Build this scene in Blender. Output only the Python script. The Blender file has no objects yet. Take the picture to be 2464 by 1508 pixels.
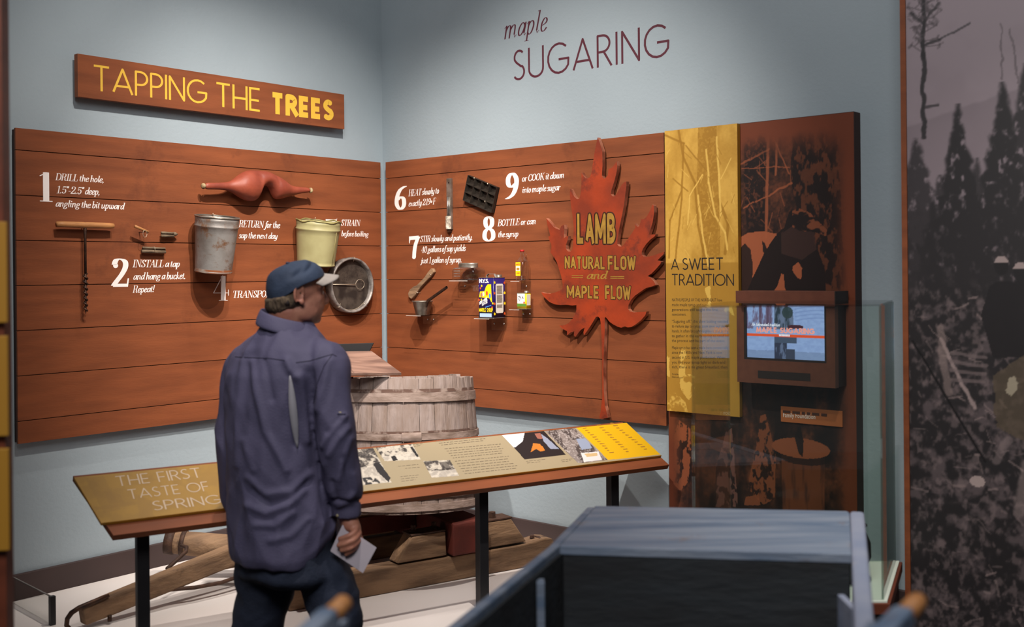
import bpy, bmesh, math, random
import numpy as np
from mathutils import Vector, Matrix, noise
from mathutils.bvhtree import BVHTree
random.seed(7); np.random.seed(7)
sc = bpy.context.scene
col = sc.collection

# ------------------------------------------------------------------ camera
FPX, CX, CY, ROLL = 2590.0, 1232.0, 652.5, 0.00916
CAMH = 1.70
cd = bpy.data.cameras.new('camera'); cam = bpy.data.objects.new('camera', cd); col.objects.link(cam)
cd.sensor_fit = 'HORIZONTAL'; cd.sensor_width = 36.0; cd.lens = 36.0*FPX/2464.0
cd.shift_y = -(754.0-CY)/2464.0
cd.clip_start = 0.05
ca, sa = math.cos(ROLL), math.sin(ROLL)
cx_ = Vector((ca, 0, -sa)); cy_ = Vector((sa, 0, ca)); cz_ = Vector((0, -1, 0))
cam.matrix_world = Matrix(((cx_.x, cy_.x, cz_.x, 0), (cx_.y, cy_.y, cz_.y, 0), (cx_.z, cy_.z, cz_.z, CAMH), (0, 0, 0, 1)))
cd.dof.use_dof = True; cd.dof.focus_distance = 5.0; cd.dof.aperture_fstop = 2.2
sc.camera = cam

# ------------------------------------------------------------------ world, lights, exposure
w = bpy.data.worlds.new('world'); sc.world = w; w.use_nodes = True
w.node_tree.nodes['Background'].inputs[0].default_value = (0.78, 0.86, 1.0, 1)
w.node_tree.nodes['Background'].inputs[1].default_value = 0.06
sc.view_settings.view_transform = 'Standard'; sc.view_settings.look = 'None'
sc.view_settings.gamma = 1.0; sc.view_settings.use_curve_mapping = False
sc.view_settings.exposure = 0.0
sc.cycles.use_denoising = True
sc.cycles.max_bounces = 8; sc.cycles.transparent_max_bounces = 16
sc.cycles.caustics_reflective = False; sc.cycles.caustics_refractive = False

def spot(name, loc, target, energy, angle, blend, color, size=0.03):
    l = bpy.data.lights.new(name, 'SPOT'); l.energy = energy; l.spot_size = math.radians(angle)
    l.spot_blend = blend; l.color = color; l.shadow_soft_size = size
    o = bpy.data.objects.new(name, l); col.objects.link(o); o.location = loc
    d = Vector(target)-Vector(loc); o.rotation_euler = d.to_track_quat('-Z', 'Y').to_euler()
    return o
WARM = (1.0, 0.92, 0.84)
LP = [ # location, target, angle, blend, energy, colour, size
 ((-0.45, 2.75, 4.3), (-1.50, 4.80, 2.0), 46, 1.0, 260, WARM, .03),
 ((-0.9, 2.7, 4.1), (0.20, 5.20, 1.55), 52, 1.0, 540, WARM, .03),
 ((0.5, 2.8, 4.3), (-0.50, 4.8, 0.9), 40, 0.8, 400, WARM, .03),
 ((0.6, 1.9, 4.3), (1.5, 2.9, 1.0), 50, 1.0, 370, WARM, .05),
 ((-0.1, 3.0, 4.3), (-1.0, 5.5, 1.5), 48, 1.0, 640, WARM, .03),
 ((0.3, 3.0, 4.3), (0.1, 5.3, 2.0), 50, 1.0, 5, WARM, .03),
 ((-0.60, 2.55, 4.4), (-0.68, 3.35, 1.5), 24, 1.0, 230, WARM, .05),
 ((-0.75, 4.3, 4.4), (-0.8, 4.5, 0.4), 50, 1.0, 230, WARM, .04),
]
for lc, tg, an, bl, en, cc, sz in LP: spot('track_light', lc, tg, en, an, bl, cc, sz)
def area(name, loc, target, energy, sx, sy, color):
    l = bpy.data.lights.new(name, 'AREA'); l.shape = 'RECTANGLE'; l.size = sx; l.size_y = sy
    l.energy = energy; l.color = color
    o = bpy.data.objects.new(name, l); col.objects.link(o); o.location = loc
    d = Vector(target)-Vector(loc); o.rotation_euler = d.to_track_quat('-Z', 'Y').to_euler()
    return o
AP = [((-0.35, 0.0, 4.2), (0.0, 5.0, 1.6), 108, 1.5, 1.5, (1.0, 0.97, 0.95))]
for a_ in AP: area('soft_fill_light', *a_)  # added overhead fill that softens the contrast; stands for no real fixture

# ------------------------------------------------------------------ frames
def ray(px, py):
    u = (px-CX)/FPX; v = -(py-CY)/FPX
    return Vector((u*ca+v*sa, 1.0, -u*sa+v*ca))
CAM = Vector((0, 0, CAMH))
def at(px, py, depth):
    return CAM+ray(px, py)*depth
def frame(origin, X, Z):
    X = Vector(X).normalized(); Z = Vector(Z).normalized(); Y = Z.cross(X).normalized()
    o = Vector(origin)
    return Matrix(((X.x, Y.x, Z.x, o.x), (X.y, Y.y, Z.y, o.y), (X.z, Y.z, Z.z, o.z), (0, 0, 0, 1)))
# in every frame: x runs to the viewer's right along the surface, z up, -y out of the surface
RL = Vector((0.6516, 0.7585, 0)); RR = Vector((0.7584, -0.6517, 0))
TH = 0.04
NL = Vector((0.7585, -0.6516, 0)); NR = Vector((-0.6517, -0.7584, 0))
FC = Vector((-0.709, 5.927, 0))
CW = FC-(NL+NR)*(TH/(1+NL.dot(NR)))
L = frame(CW, RL, (0, 0, 1)); R = frame(CW, RR, (0, 0, 1)); W = Matrix.Identity(4)
def hit(fr, d, px, py):
    """point (x, z) of the plane y = -d of a frame seen in direction px, py"""
    inv = fr.inverted(); o = inv@CAM; r = inv.to_3x3()@ray(px, py)
    t = (-d-o.y)/r.y; p = o+r*t
    return (p.x, p.z)
def hitz(z, px, py):
    r = ray(px, py); t = (z-CAMH)/r.z
    return CAM+r*t

# ------------------------------------------------------------------ mesh builder
class MB:
    def __init__(s): s.v = []; s.f = []; s.sm = []
    def add(s, vs, fs, smooth=False):
        n = len(s.v); s.v += [tuple(v) for v in vs]
        for f in fs: s.f.append([i+n for i in f]); s.sm.append(smooth)
        return s
    def box(s, x0, x1, y0, y1, z0, z1, M=None):
        vs = [(x, y, z) for z in (z0, z1) for y in (y0, y1) for x in (x0, x1)]
        if M is not None: vs = [M@Vector(v) for v in vs]
        return s.add(vs, [(0, 2, 3, 1), (4, 5, 7, 6), (0, 1, 5, 4), (2, 6, 7, 3), (0, 4, 6, 2), (1, 3, 7, 5)])
    def prism(s, pts, y0, y1, M=None):
        """outline in x,z (counter-clockwise seen from -y); y0 = back, y1 = front (smaller)"""
        n = len(pts)
        vs = [(p[0], y1, p[1]) for p in pts]+[(p[0], y0, p[1]) for p in pts]
        if M is not None: vs = [M@Vector(v) for v in vs]
        fs = [tuple(range(n)), tuple(range(2*n-1, n-1, -1))]
        for i in range(n):
            j = (i+1) % n; fs.append((i, i+n, j+n, j))
        return s.add(vs, fs)
    def lathe(s, prof, n=32, M=None, a0=0, a1=2*math.pi, sy=1.0, smooth=True, cap=False):
        full = abs(a1-a0-2*math.pi) < 1e-6; k = n if full else n+1
        vs = []
        for (r, z) in prof:
            for i in range(k):
                a = a0+(a1-a0)*i/n; vs.append(Vector((r*math.cos(a), r*sy*math.sin(a), z)))
        if M is not None: vs = [M@v for v in vs]
        fs = []
        for j in range(len(prof)-1):
            for i in range(n):
                i2 = (i+1) % k if full else i+1
                fs.append((j*k+i, j*k+i2, (j+1)*k+i2, (j+1)*k+i))
        s.add(vs, fs, smooth)
        return s
    def tube(s, pts, r, n=8, cap=True, sq=None, up=None, smooth=True):
        """r number or list; sq=(a,b) rectangular-ish scale"""
        pts = [Vector(p) for p in pts]; m = len(pts)
        rs = r if isinstance(r, (list, tuple)) else [r]*m
        T = []
        for i in range(m):
            a = pts[max(0, i-1)]; b = pts[min(m-1, i+1)]; T.append((b-a).normalized())
        u = Vector(up) if up else (Vector((0, 0, 1)) if abs(T[0].z) < .9 else Vector((1, 0, 0)))
        u = (u-T[0]*u.dot(T[0])).normalized()
        vs = []
        for i in range(m):
            u = (u-T[i]*u.dot(T[i])).normalized(); v = T[i].cross(u)
            for k in range(n):
                a = 2*math.pi*(k+(0.5 if n == 4 else 0))/n
                cu, cv = math.cos(a), math.sin(a)
                if sq: cu *= sq[0]; cv *= sq[1]
                vs.append(pts[i]+(u*cu+v*cv)*rs[i])
        fs = []
        for i in range(m-1):
            for k in range(n):
                k2 = (k+1) % n; fs.append((i*n+k, i*n+k2, (i+1)*n+k2, (i+1)*n+k))
        if cap:
            fs.append(tuple(range(n-1, -1, -1))); fs.append(tuple((m-1)*n+k for k in range(n)))
        return s.add(vs, fs, smooth and n > 4)
    def ball(s, c, rad, nu=16, nv=10, M=None):
        c = Vector(c); rx, ry, rz = rad if isinstance(rad, (tuple, list)) else (rad,)*3
        vs = []; fs = []
        for j in range(nv+1):
            t = math.pi*j/nv
            for i in range(nu):
                a = 2*math.pi*i/nu
                p = Vector((rx*math.sin(t)*math.cos(a), ry*math.sin(t)*math.sin(a), -rz*math.cos(t)))
                if M is not None: p = M@p
                vs.append(c+p)
        for j in range(nv):
            for i in range(nu):
                i2 = (i+1) % nu; fs.append((j*nu+i, j*nu+i2, (j+1)*nu+i2, (j+1)*nu+i))
        return s.add(vs, fs, True)
    def mesh(s, name, off=None):
        o = Vector(off) if off is not None else Vector((0, 0, 0))
        me = bpy.data.meshes.new(name)
        me.from_pydata([tuple(Vector(v)-o) for v in s.v], [], s.f)
        me.polygons.foreach_set('use_smooth', s.sm); me.update()
        return me

def clean(me, dist=1e-5):
    bm = bmesh.new(); bm.from_mesh(me); bmesh.ops.remove_doubles(bm, verts=bm.verts, dist=dist)
    bmesh.ops.recalc_face_normals(bm, faces=bm.faces); bm.to_mesh(me); bm.free()

class Thing:
    """an Empty at the thing's base that parents its parts; geometry is given in the coordinates of a frame"""
    def __init__(s, name, label, cat, fr=W, org=(0, 0, 0), group=None):
        s.fr = fr; s.org = Vector(org)
        s.o = bpy.data.objects.new(name, None); col.objects.link(s.o)
        s.o.empty_display_size = 0.05
        s.o.matrix_world = fr@Matrix.Translation(s.org)
        s.o['label'] = label; s.o['category'] = cat
        if group: s.o['group'] = group
    def part(s, name, mb, mat, parent=None, label=None, bevel=0, recalc=True, kind=None):
        me = mb if isinstance(mb, bpy.types.Mesh) else mb.mesh(name, s.org)
        if recalc and not isinstance(mb, bpy.types.Mesh): clean(me)
        me.materials.append(mat)
        ob = bpy.data.objects.new(name, me); col.objects.link(ob)
        ob.parent = parent if parent else s.o
        if label: ob['label'] = label
        if kind: ob['kind'] = kind
        if bevel: bev(ob, bevel)
        return ob
def bev(ob, wd, seg=2):
    m = ob.modifiers.new('bevel', 'BEVEL'); m.width = wd; m.segments = seg; m.limit_method = 'ANGLE'; m.angle_limit = 0.6
    return ob
def single(name, mb, mat, label=None, cat=None, fr=W, org=(0, 0, 0), kind=None, bevel=0, recalc=True, group=None):
    me = mb.mesh(name, org)
    if recalc: clean(me)
    me.materials.append(mat)
    ob = bpy.data.objects.new(name, me); col.objects.link(ob)
    ob.matrix_world = fr@Matrix.Translation(Vector(org))
    if label: ob['label'] = label
    if cat: ob['category'] = cat
    if kind: ob['kind'] = kind
    if group: ob['group'] = group
    if bevel: bev(ob, bevel)
    return ob

# ------------------------------------------------------------------ materials
def lin(c):
    out = []
    for x in c:
        x = x/255.0
        out.append(x/12.92 if x <= 0.04045 else ((x+0.055)/1.055)**2.4)
    return tuple(out)
def mat(name, c, rough=0.6, metal=0.0, c2=None, scale=5.0, stretch=(1, 1, 1), detail=6, lo=0.35, hi=0.65, bump=0.0, bscale=None, spec=0.5, c3=None, s3=2.0, t3=0.6):
    m = bpy.data.materials.new(name); m.use_nodes = True; nt = m.node_tree; N = nt.nodes; Lk = nt.links
    b = N['Principled BSDF']; b.inputs['Roughness'].default_value = rough; b.inputs['Metallic'].default_value = metal
    b.inputs['Specular IOR Level'].default_value = spec
    b.inputs['Base Color'].default_value = (*lin(c), 1)
    tc = N.new('ShaderNodeTexCoord'); mp = N.new('ShaderNodeMapping'); mp.inputs['Scale'].default_value = stretch
    Lk.new(tc.outputs['Object'], mp.inputs['Vector'])
    if c2 is not None:
        oi = N.new('ShaderNodeObjectInfo'); ad = N.new('ShaderNodeVectorMath'); ad.operation = 'ADD'
        cb = N.new('ShaderNodeCombineXYZ'); ml = N.new('ShaderNodeMath'); ml.operation = 'MULTIPLY'; ml.inputs[1].default_value = 37.0
        Lk.new(oi.outputs['Random'], ml.inputs[0]); Lk.new(ml.outputs[0], cb.inputs[0]); Lk.new(ml.outputs[0], cb.inputs[2])
        Lk.new(mp.outputs[0], ad.inputs[0]); Lk.new(cb.outputs[0], ad.inputs[1])
        nz = N.new('ShaderNodeTexNoise'); nz.inputs['Scale'].default_value = scale; nz.inputs['Detail'].default_value = detail
        Lk.new(ad.outputs[0], nz.inputs['Vector'])
        rp = N.new('ShaderNodeValToRGB'); rp.color_ramp.elements[0].position = lo; rp.color_ramp.elements[1].position = hi
        rp.color_ramp.elements[0].color = (*lin(c), 1); rp.color_ramp.elements[1].color = (*lin(c2), 1)
        Lk.new(nz.outputs['Fac'], rp.inputs[0]); out = rp.outputs[0]
        if c3 is not None:
            n3 = N.new('ShaderNodeTexNoise'); n3.inputs['Scale'].default_value = s3; n3.inputs['Detail'].default_value = 8
            n3.inputs['Roughness'].default_value = 0.7
            Lk.new(tc.outputs['Object'], n3.inputs['Vector'])
            r3 = N.new('ShaderNodeValToRGB'); r3.color_ramp.elements[0].position = t3; r3.color_ramp.elements[1].position = t3+0.12
            Lk.new(n3.outputs['Fac'], r3.inputs[0])
            mx = N.new('ShaderNodeMix'); mx.data_type = 'RGBA'
            Lk.new(r3.outputs[0], mx.inputs[0]); Lk.new(out, mx.inputs[6]); mx.inputs[7].default_value = (*lin(c3), 1)
            out = mx.outputs[2]
        Lk.new(out, b.inputs['Base Color'])
    if bump:
        nb = N.new('ShaderNodeTexNoise'); nb.inputs['Scale'].default_value = bscale or scale*4; nb.inputs['Detail'].default_value = 5
        Lk.new(mp.outputs[0], nb.inputs['Vector'])
        bp = N.new('ShaderNodeBump'); bp.inputs['Strength'].default_value = bump; bp.inputs['Distance'].default_value = 0.01
        Lk.new(nb.outputs['Fac'], bp.inputs['Height']); Lk.new(bp.outputs[0], b.inputs['Normal'])
    return m
def emit(name, c, strength=1.0):
    m = bpy.data.materials.new(name); m.use_nodes = True; nt = m.node_tree
    b = nt.nodes['Principled BSDF']; b.inputs['Base Color'].default_value = (0.01, 0.01, 0.01, 1)
    b.inputs['Emission Color'].default_value = (*lin(c), 1); b.inputs['Emission Strength'].default_value = strength
    return m
def printed(name, rough=0.5, emission=0.0, spec=0.4):
    m = bpy.data.materials.new(name); m.use_nodes = True; nt = m.node_tree; b = nt.nodes['Principled BSDF']
    a = nt.nodes.new('ShaderNodeVertexColor'); a.layer_name = 'Col'
    b.inputs['Roughness'].default_value = rough; b.inputs['Specular IOR Level'].default_value = spec
    if emission:
        b.inputs['Base Color'].default_value = (0.01, 0.01, 0.01, 1)
        nt.links.new(a.outputs['Color'], b.inputs['Emission Color']); b.inputs['Emission Strength'].default_value = emission
    else: nt.links.new(a.outputs['Color'], b.inputs['Base Color'])
    return m
def clear(name, tint=(235, 245, 240), ior=1.5, rough=0.0, gain=1.0, bend=None):
    """thin clear sheet: reflects by Fresnel, otherwise lets light straight through"""
    m = bpy.data.materials.new(name); m.use_nodes = True; nt = m.node_tree; N = nt.nodes; Lk = nt.links
    N.remove(N['Principled BSDF']); out = N['Material Output']
    ge = N.new('ShaderNodeNewGeometry'); mi = N.new('ShaderNodeMix'); mi.data_type = 'FLOAT'
    mi.inputs[2].default_value = ior; mi.inputs[3].default_value = 1.0/ior; Lk.new(ge.outputs['Backfacing'], mi.inputs[0])
    tr = N.new('ShaderNodeBsdfTransparent'); tr.inputs[0].default_value = (*lin(tint), 1)
    gl = N.new('ShaderNodeBsdfGlossy'); gl.inputs['Roughness'].default_value = rough
    fr = N.new('ShaderNodeFresnel'); fr.inputs[0].default_value = ior
    mx = N.new('ShaderNodeMixShader'); ml = N.new('ShaderNodeMath'); ml.operation = 'MULTIPLY'; ml.inputs[1].default_value = gain; ml.use_clamp = True
    Lk.new(mi.outputs[0], fr.inputs[0]); Lk.new(fr.outputs[0], ml.inputs[0]); Lk.new(ml.outputs[0], mx.inputs[0]); Lk.new(tr.outputs[0], mx.inputs[1]); Lk.new(gl.outputs[0], mx.inputs[2])
    Lk.new(mx.outputs[0], out.inputs[0])
    return m

M = {}
M['wall'] = mat('blue_wall_paint', (159, 171, 178), 0.8, c2=(153, 165, 172), scale=1.5, bump=0.14, bscale=60, spec=.25)
M['base'] = mat('dark_baseboard', (66, 50, 48), 0.6, c2=(58, 44, 43), scale=3)
M['floor'] = mat('dark_floor', (52, 44, 42), 0.8, c2=(44, 38, 36), scale=20, bump=0.2)
M['platform'] = mat('platform_white', (234, 226, 222), 0.6, c2=(230, 221, 216), scale=2)
M['ply'] = mat('stained_plywood', (138, 76, 44), 0.6, c2=(112, 60, 35), scale=3.2, stretch=(1.0, 1, 7.0), detail=8, lo=0.3, hi=0.75, bump=0.06, bscale=30, spec=0.3, c3=(98, 52, 32), s3=1.7, t3=0.56)
M['ply_dark'] = mat('panel_core_dark', (52, 26, 20), 0.7)
M['plyedge'] = mat('brown_laminate', (112, 56, 36), 0.5, c2=(98, 48, 30), scale=4, stretch=(1, 1, 6))
M['white_ink'] = mat('white_vinyl', (246, 236, 232), 0.6)
M['heading'] = mat('rail_heading_ink', (196, 172, 146), 0.6)
M['yellow_ink'] = mat('yellow_vinyl', (222, 176, 58), 0.6)
M['plum_ink'] = mat('plum_vinyl', (84, 30, 44), 0.6)
M['black_ink'] = mat('black_vinyl', (26, 18, 18), 0.6)
M['iron'] = mat('dark_iron', (54, 42, 38), 0.5, 0.7, c2=(86, 60, 46), scale=40, bump=0.2)
M['rust_iron'] = mat('rusty_iron', (84, 58, 44), 0.7, 0.3, c2=(60, 42, 34), scale=40, bump=0.2)
M['blackmetal'] = mat('black_powder_coat', (38, 37, 40), 0.45, 0.2, c2=(34, 33, 36), scale=8)
M['galv'] = mat('galvanised_steel', (150, 146, 142), 0.5, 0.35, c2=(118, 110, 104), scale=9, detail=8, bump=0.1, bscale=60, c3=(122, 88, 64), s3=16, t3=0.53)
M['galvrust'] = mat('rusted_band', (134, 76, 42), 0.7, 0.1, c2=(150, 140, 130), scale=22, lo=.5, hi=.7)
M['green'] = mat('green_enamel', (160, 153, 110), 0.5, 0.0, c2=(148, 140, 98), scale=14, c3=(136, 104, 60), s3=18, t3=0.70)
M['greenrim'] = mat('green_worn_rim', (120, 110, 62), 0.5, 0.1, c2=(150, 140, 90), scale=20)
M['wood_lt'] = mat('pale_wood', (190, 132, 78), 0.6, c2=(150, 98, 56), scale=14, stretch=(0.6, 3, 3), bump=0.15)
M['wood_old'] = mat('old_timber', (152, 120, 90), 0.8, c2=(108, 83, 62), scale=7, stretch=(0.7, 3, 3), detail=8, bump=0.5, bscale=22, c3=(70, 50, 38), s3=9, t3=0.62)
M['wood_grey'] = mat('grey_tap_wood', (132, 112, 88), 0.8, c2=(86, 68, 52), scale=40, stretch=(0.5, 3, 3), bump=0.3)
M['stave'] = mat('weathered_stave', (158, 142, 136), 0.85, c2=(134, 114, 102), scale=9, stretch=(3.0, 3.0, 0.6), detail=10, lo=.3, hi=.7, bump=0.7, bscale=18, c3=(104, 78, 62), s3=7, t3=0.60)
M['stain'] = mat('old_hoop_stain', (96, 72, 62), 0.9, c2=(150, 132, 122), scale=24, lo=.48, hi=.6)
M['stave2'] = mat('weathered_hoop', (160, 140, 130), 0.85, c2=(120, 100, 88), scale=14, stretch=(1, 1, 3), detail=8, bump=0.15, c3=(90, 66, 54), s3=12, t3=0.6)
M['lid'] = mat('brown_lid_board', (128, 98, 84), 0.7, c2=(88, 62, 52), scale=5, stretch=(1, 4, 4), bump=0.3, c3=(170, 146, 132), s3=7, t3=0.64)
M['redpaint'] = mat('worn_red_paint', (112, 44, 32), 0.7, c2=(84, 32, 24), scale=8, bump=0.2, c3=(130, 90, 64), s3=10, t3=0.68)
M['yoke'] = mat('red_painted_yoke', (150, 70, 48), 0.55, c2=(124, 54, 38), scale=10, detail=8, bump=0.15, c3=(108, 58, 42), s3=16, t3=0.66)
M['bone'] = mat('worn_tip', (196, 176, 130), 0.6, c2=(120, 96, 70), scale=60)
M['rim'] = mat('sieve_rim', (160, 152, 146), 0.5, 0.4, c2=(100, 92, 88), scale=24, bump=0.2)
M['mesh'] = mat('sieve_screen', (84, 74, 66), 0.6, 0.4, c2=(50, 42, 38), scale=16, lo=.4, hi=.6)
M['wire'] = mat('wire', (206, 190, 168), 0.4, 0.6)
M['mold'] = mat('dark_mold_tin', (66, 58, 50), 0.5, 0.5, c2=(46, 40, 36), scale=30)
M['tin'] = mat('tin', (168, 160, 150), 0.35, 0.7, c2=(120, 110, 98), scale=20, bump=0.1)
M['flake'] = mat('flaking_guard', (226, 214, 196), 0.5, 0.1, c2=(150, 140, 126), scale=60, lo=.45, hi=.6)
M['steel'] = mat('bright_steel', (205, 200, 195), 0.25, 0.9)
M['leaf'] = mat('leaf_paint', (160, 54, 12), 0.6, c2=(118, 40, 12), scale=6, detail=10, bump=0.1, bscale=40, c3=(98, 36, 18), s3=7, t3=0.54)
M['leafedge'] = mat('leaf_edge_wood', (186, 120, 92), 0.6, c2=(120, 60, 40), scale=20)
M['gold'] = mat('aged_gold_paint', (164, 126, 48), 0.55, c2=(140, 104, 40), scale=30)
M['outline'] = mat('dark_outline', (70, 34, 18), 0.6)
M['yellow'] = mat('yellow_panel', (216, 164, 34), 0.45)
M['yellowedge'] = mat('yellow_edge', (170, 122, 34), 0.6)
M['kiosk'] = mat('kiosk_brown', (104, 60, 44), 0.5, c2=(96, 54, 40), scale=30)
M['kioskdark'] = mat('kiosk_dark', (34, 22, 20), 0.6)
M['glassy'] = clear('clear_acrylic', (252, 253, 252), gain=1.3)
M['case'] = clear('case_glass', (251, 254, 252), gain=1.0)
M['jar'] = clear('jar_glass', (251, 252, 251), gain=2.2)
M['edge'] = mat('glass_edge', (120, 160, 140), 0.2); M['caseedge'] = clear('case_glass_edge', (242, 248, 245), ior=1.6, gain=1.2)
M['blue'] = mat('worn_blue_paint', (126, 136, 152), 0.6, c2=(84, 102, 126), scale=4, stretch=(0.6, 5, 5), detail=10, bump=0.25, bscale=14, c3=(116, 94, 82), s3=6, t3=0.60)
M['blue2'] = mat('worn_blue_rail', (140, 146, 164), 0.6, c2=(122, 132, 156), scale=6, detail=8, bump=0.2, c3=(170, 160, 156), s3=6, t3=0.66)
M['blue_shade'] = mat('shaded_blue_paint', (36, 41, 46), 0.85, c2=(26, 27, 30), scale=5, stretch=(0.6, 3, 3), detail=8, bump=0.3)  # the cart's blue paint darkened to carry the shade inside the box
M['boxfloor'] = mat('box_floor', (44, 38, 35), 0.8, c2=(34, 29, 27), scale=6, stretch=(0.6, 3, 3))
M['deck'] = mat('case_deck', (214, 224, 212), 0.6)
M['pedestal'] = mat('pedestal_grey', (60, 52, 52), 0.7)
M['skin'] = mat('skin', (178, 122, 100), 0.55, c2=(164, 106, 88), scale=25, bump=0.1, bscale=120)
M['hair'] = mat('greying_hair', (110, 92, 72), 0.8, c2=(64, 50, 40), scale=90, stretch=(1, 1, .25), bump=0.8, bscale=160)
M['shirt'] = mat('navy_shirt', (84, 80, 108), 0.75, c2=(74, 71, 98), scale=4, bump=0.12, bscale=160)
M['jeans'] = mat('dark_jeans', (36, 44, 64), 0.85, c2=(26, 33, 50), scale=6, detail=8, bump=0.2, bscale=120)
M['cap'] = mat('blue_cap', (50, 64, 88), 0.8, c2=(38, 50, 72), scale=10, bump=0.15, bscale=150)
M['brim'] = mat('grey_brim', (168, 158, 152), 0.8, c2=(158, 148, 142), scale=30)
M['vent'] = mat('grey_vent', (150, 148, 156), 0.8)
M['paper'] = mat('booklet_paper', (196, 186, 196), 0.7, c2=(186, 178, 188), scale=10)
M['shoe'] = mat('shoe', (40, 34, 32), 0.6)
M['button'] = mat('button', (150, 140, 110), 0.5)
M['print'] = printed('printed_sheet'); M['screen'] = printed('screen_picture', 0.3, 0.95)
M['rimtxt'] = mat('pale_print', (160, 152, 164), 0.7)
M['grey_ink'] = mat('grey_text_ink', (104, 90, 72), 0.6)
M['brownink'] = mat('brown_text_ink', (70, 52, 26), 0.6)
M['navy'] = mat('navy_tin', (34, 22, 92), 0.35, 0.1, c2=(28, 18, 78), scale=20)
M['yel'] = mat('yellow_print', (244, 206, 20), 0.45)
M['redp'] = mat('red_print', (206, 84, 36), 0.45)
M['cap_red'] = mat('red_cap', (186, 30, 34), 0.4)
M['cream'] = mat('cream_label', (214, 208, 196), 0.5)
M['lbl_blue'] = mat('pale_blue_label', (170, 196, 226), 0.5)
M['lbl_green'] = mat('green_print', (84, 134, 50), 0.5)
M['skyblue'] = mat('sky_blue_print', (70, 130, 210), 0.5)
M['blackpot'] = mat('black_cast_iron', (18, 16, 18), 0.7, 0.1)
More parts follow.
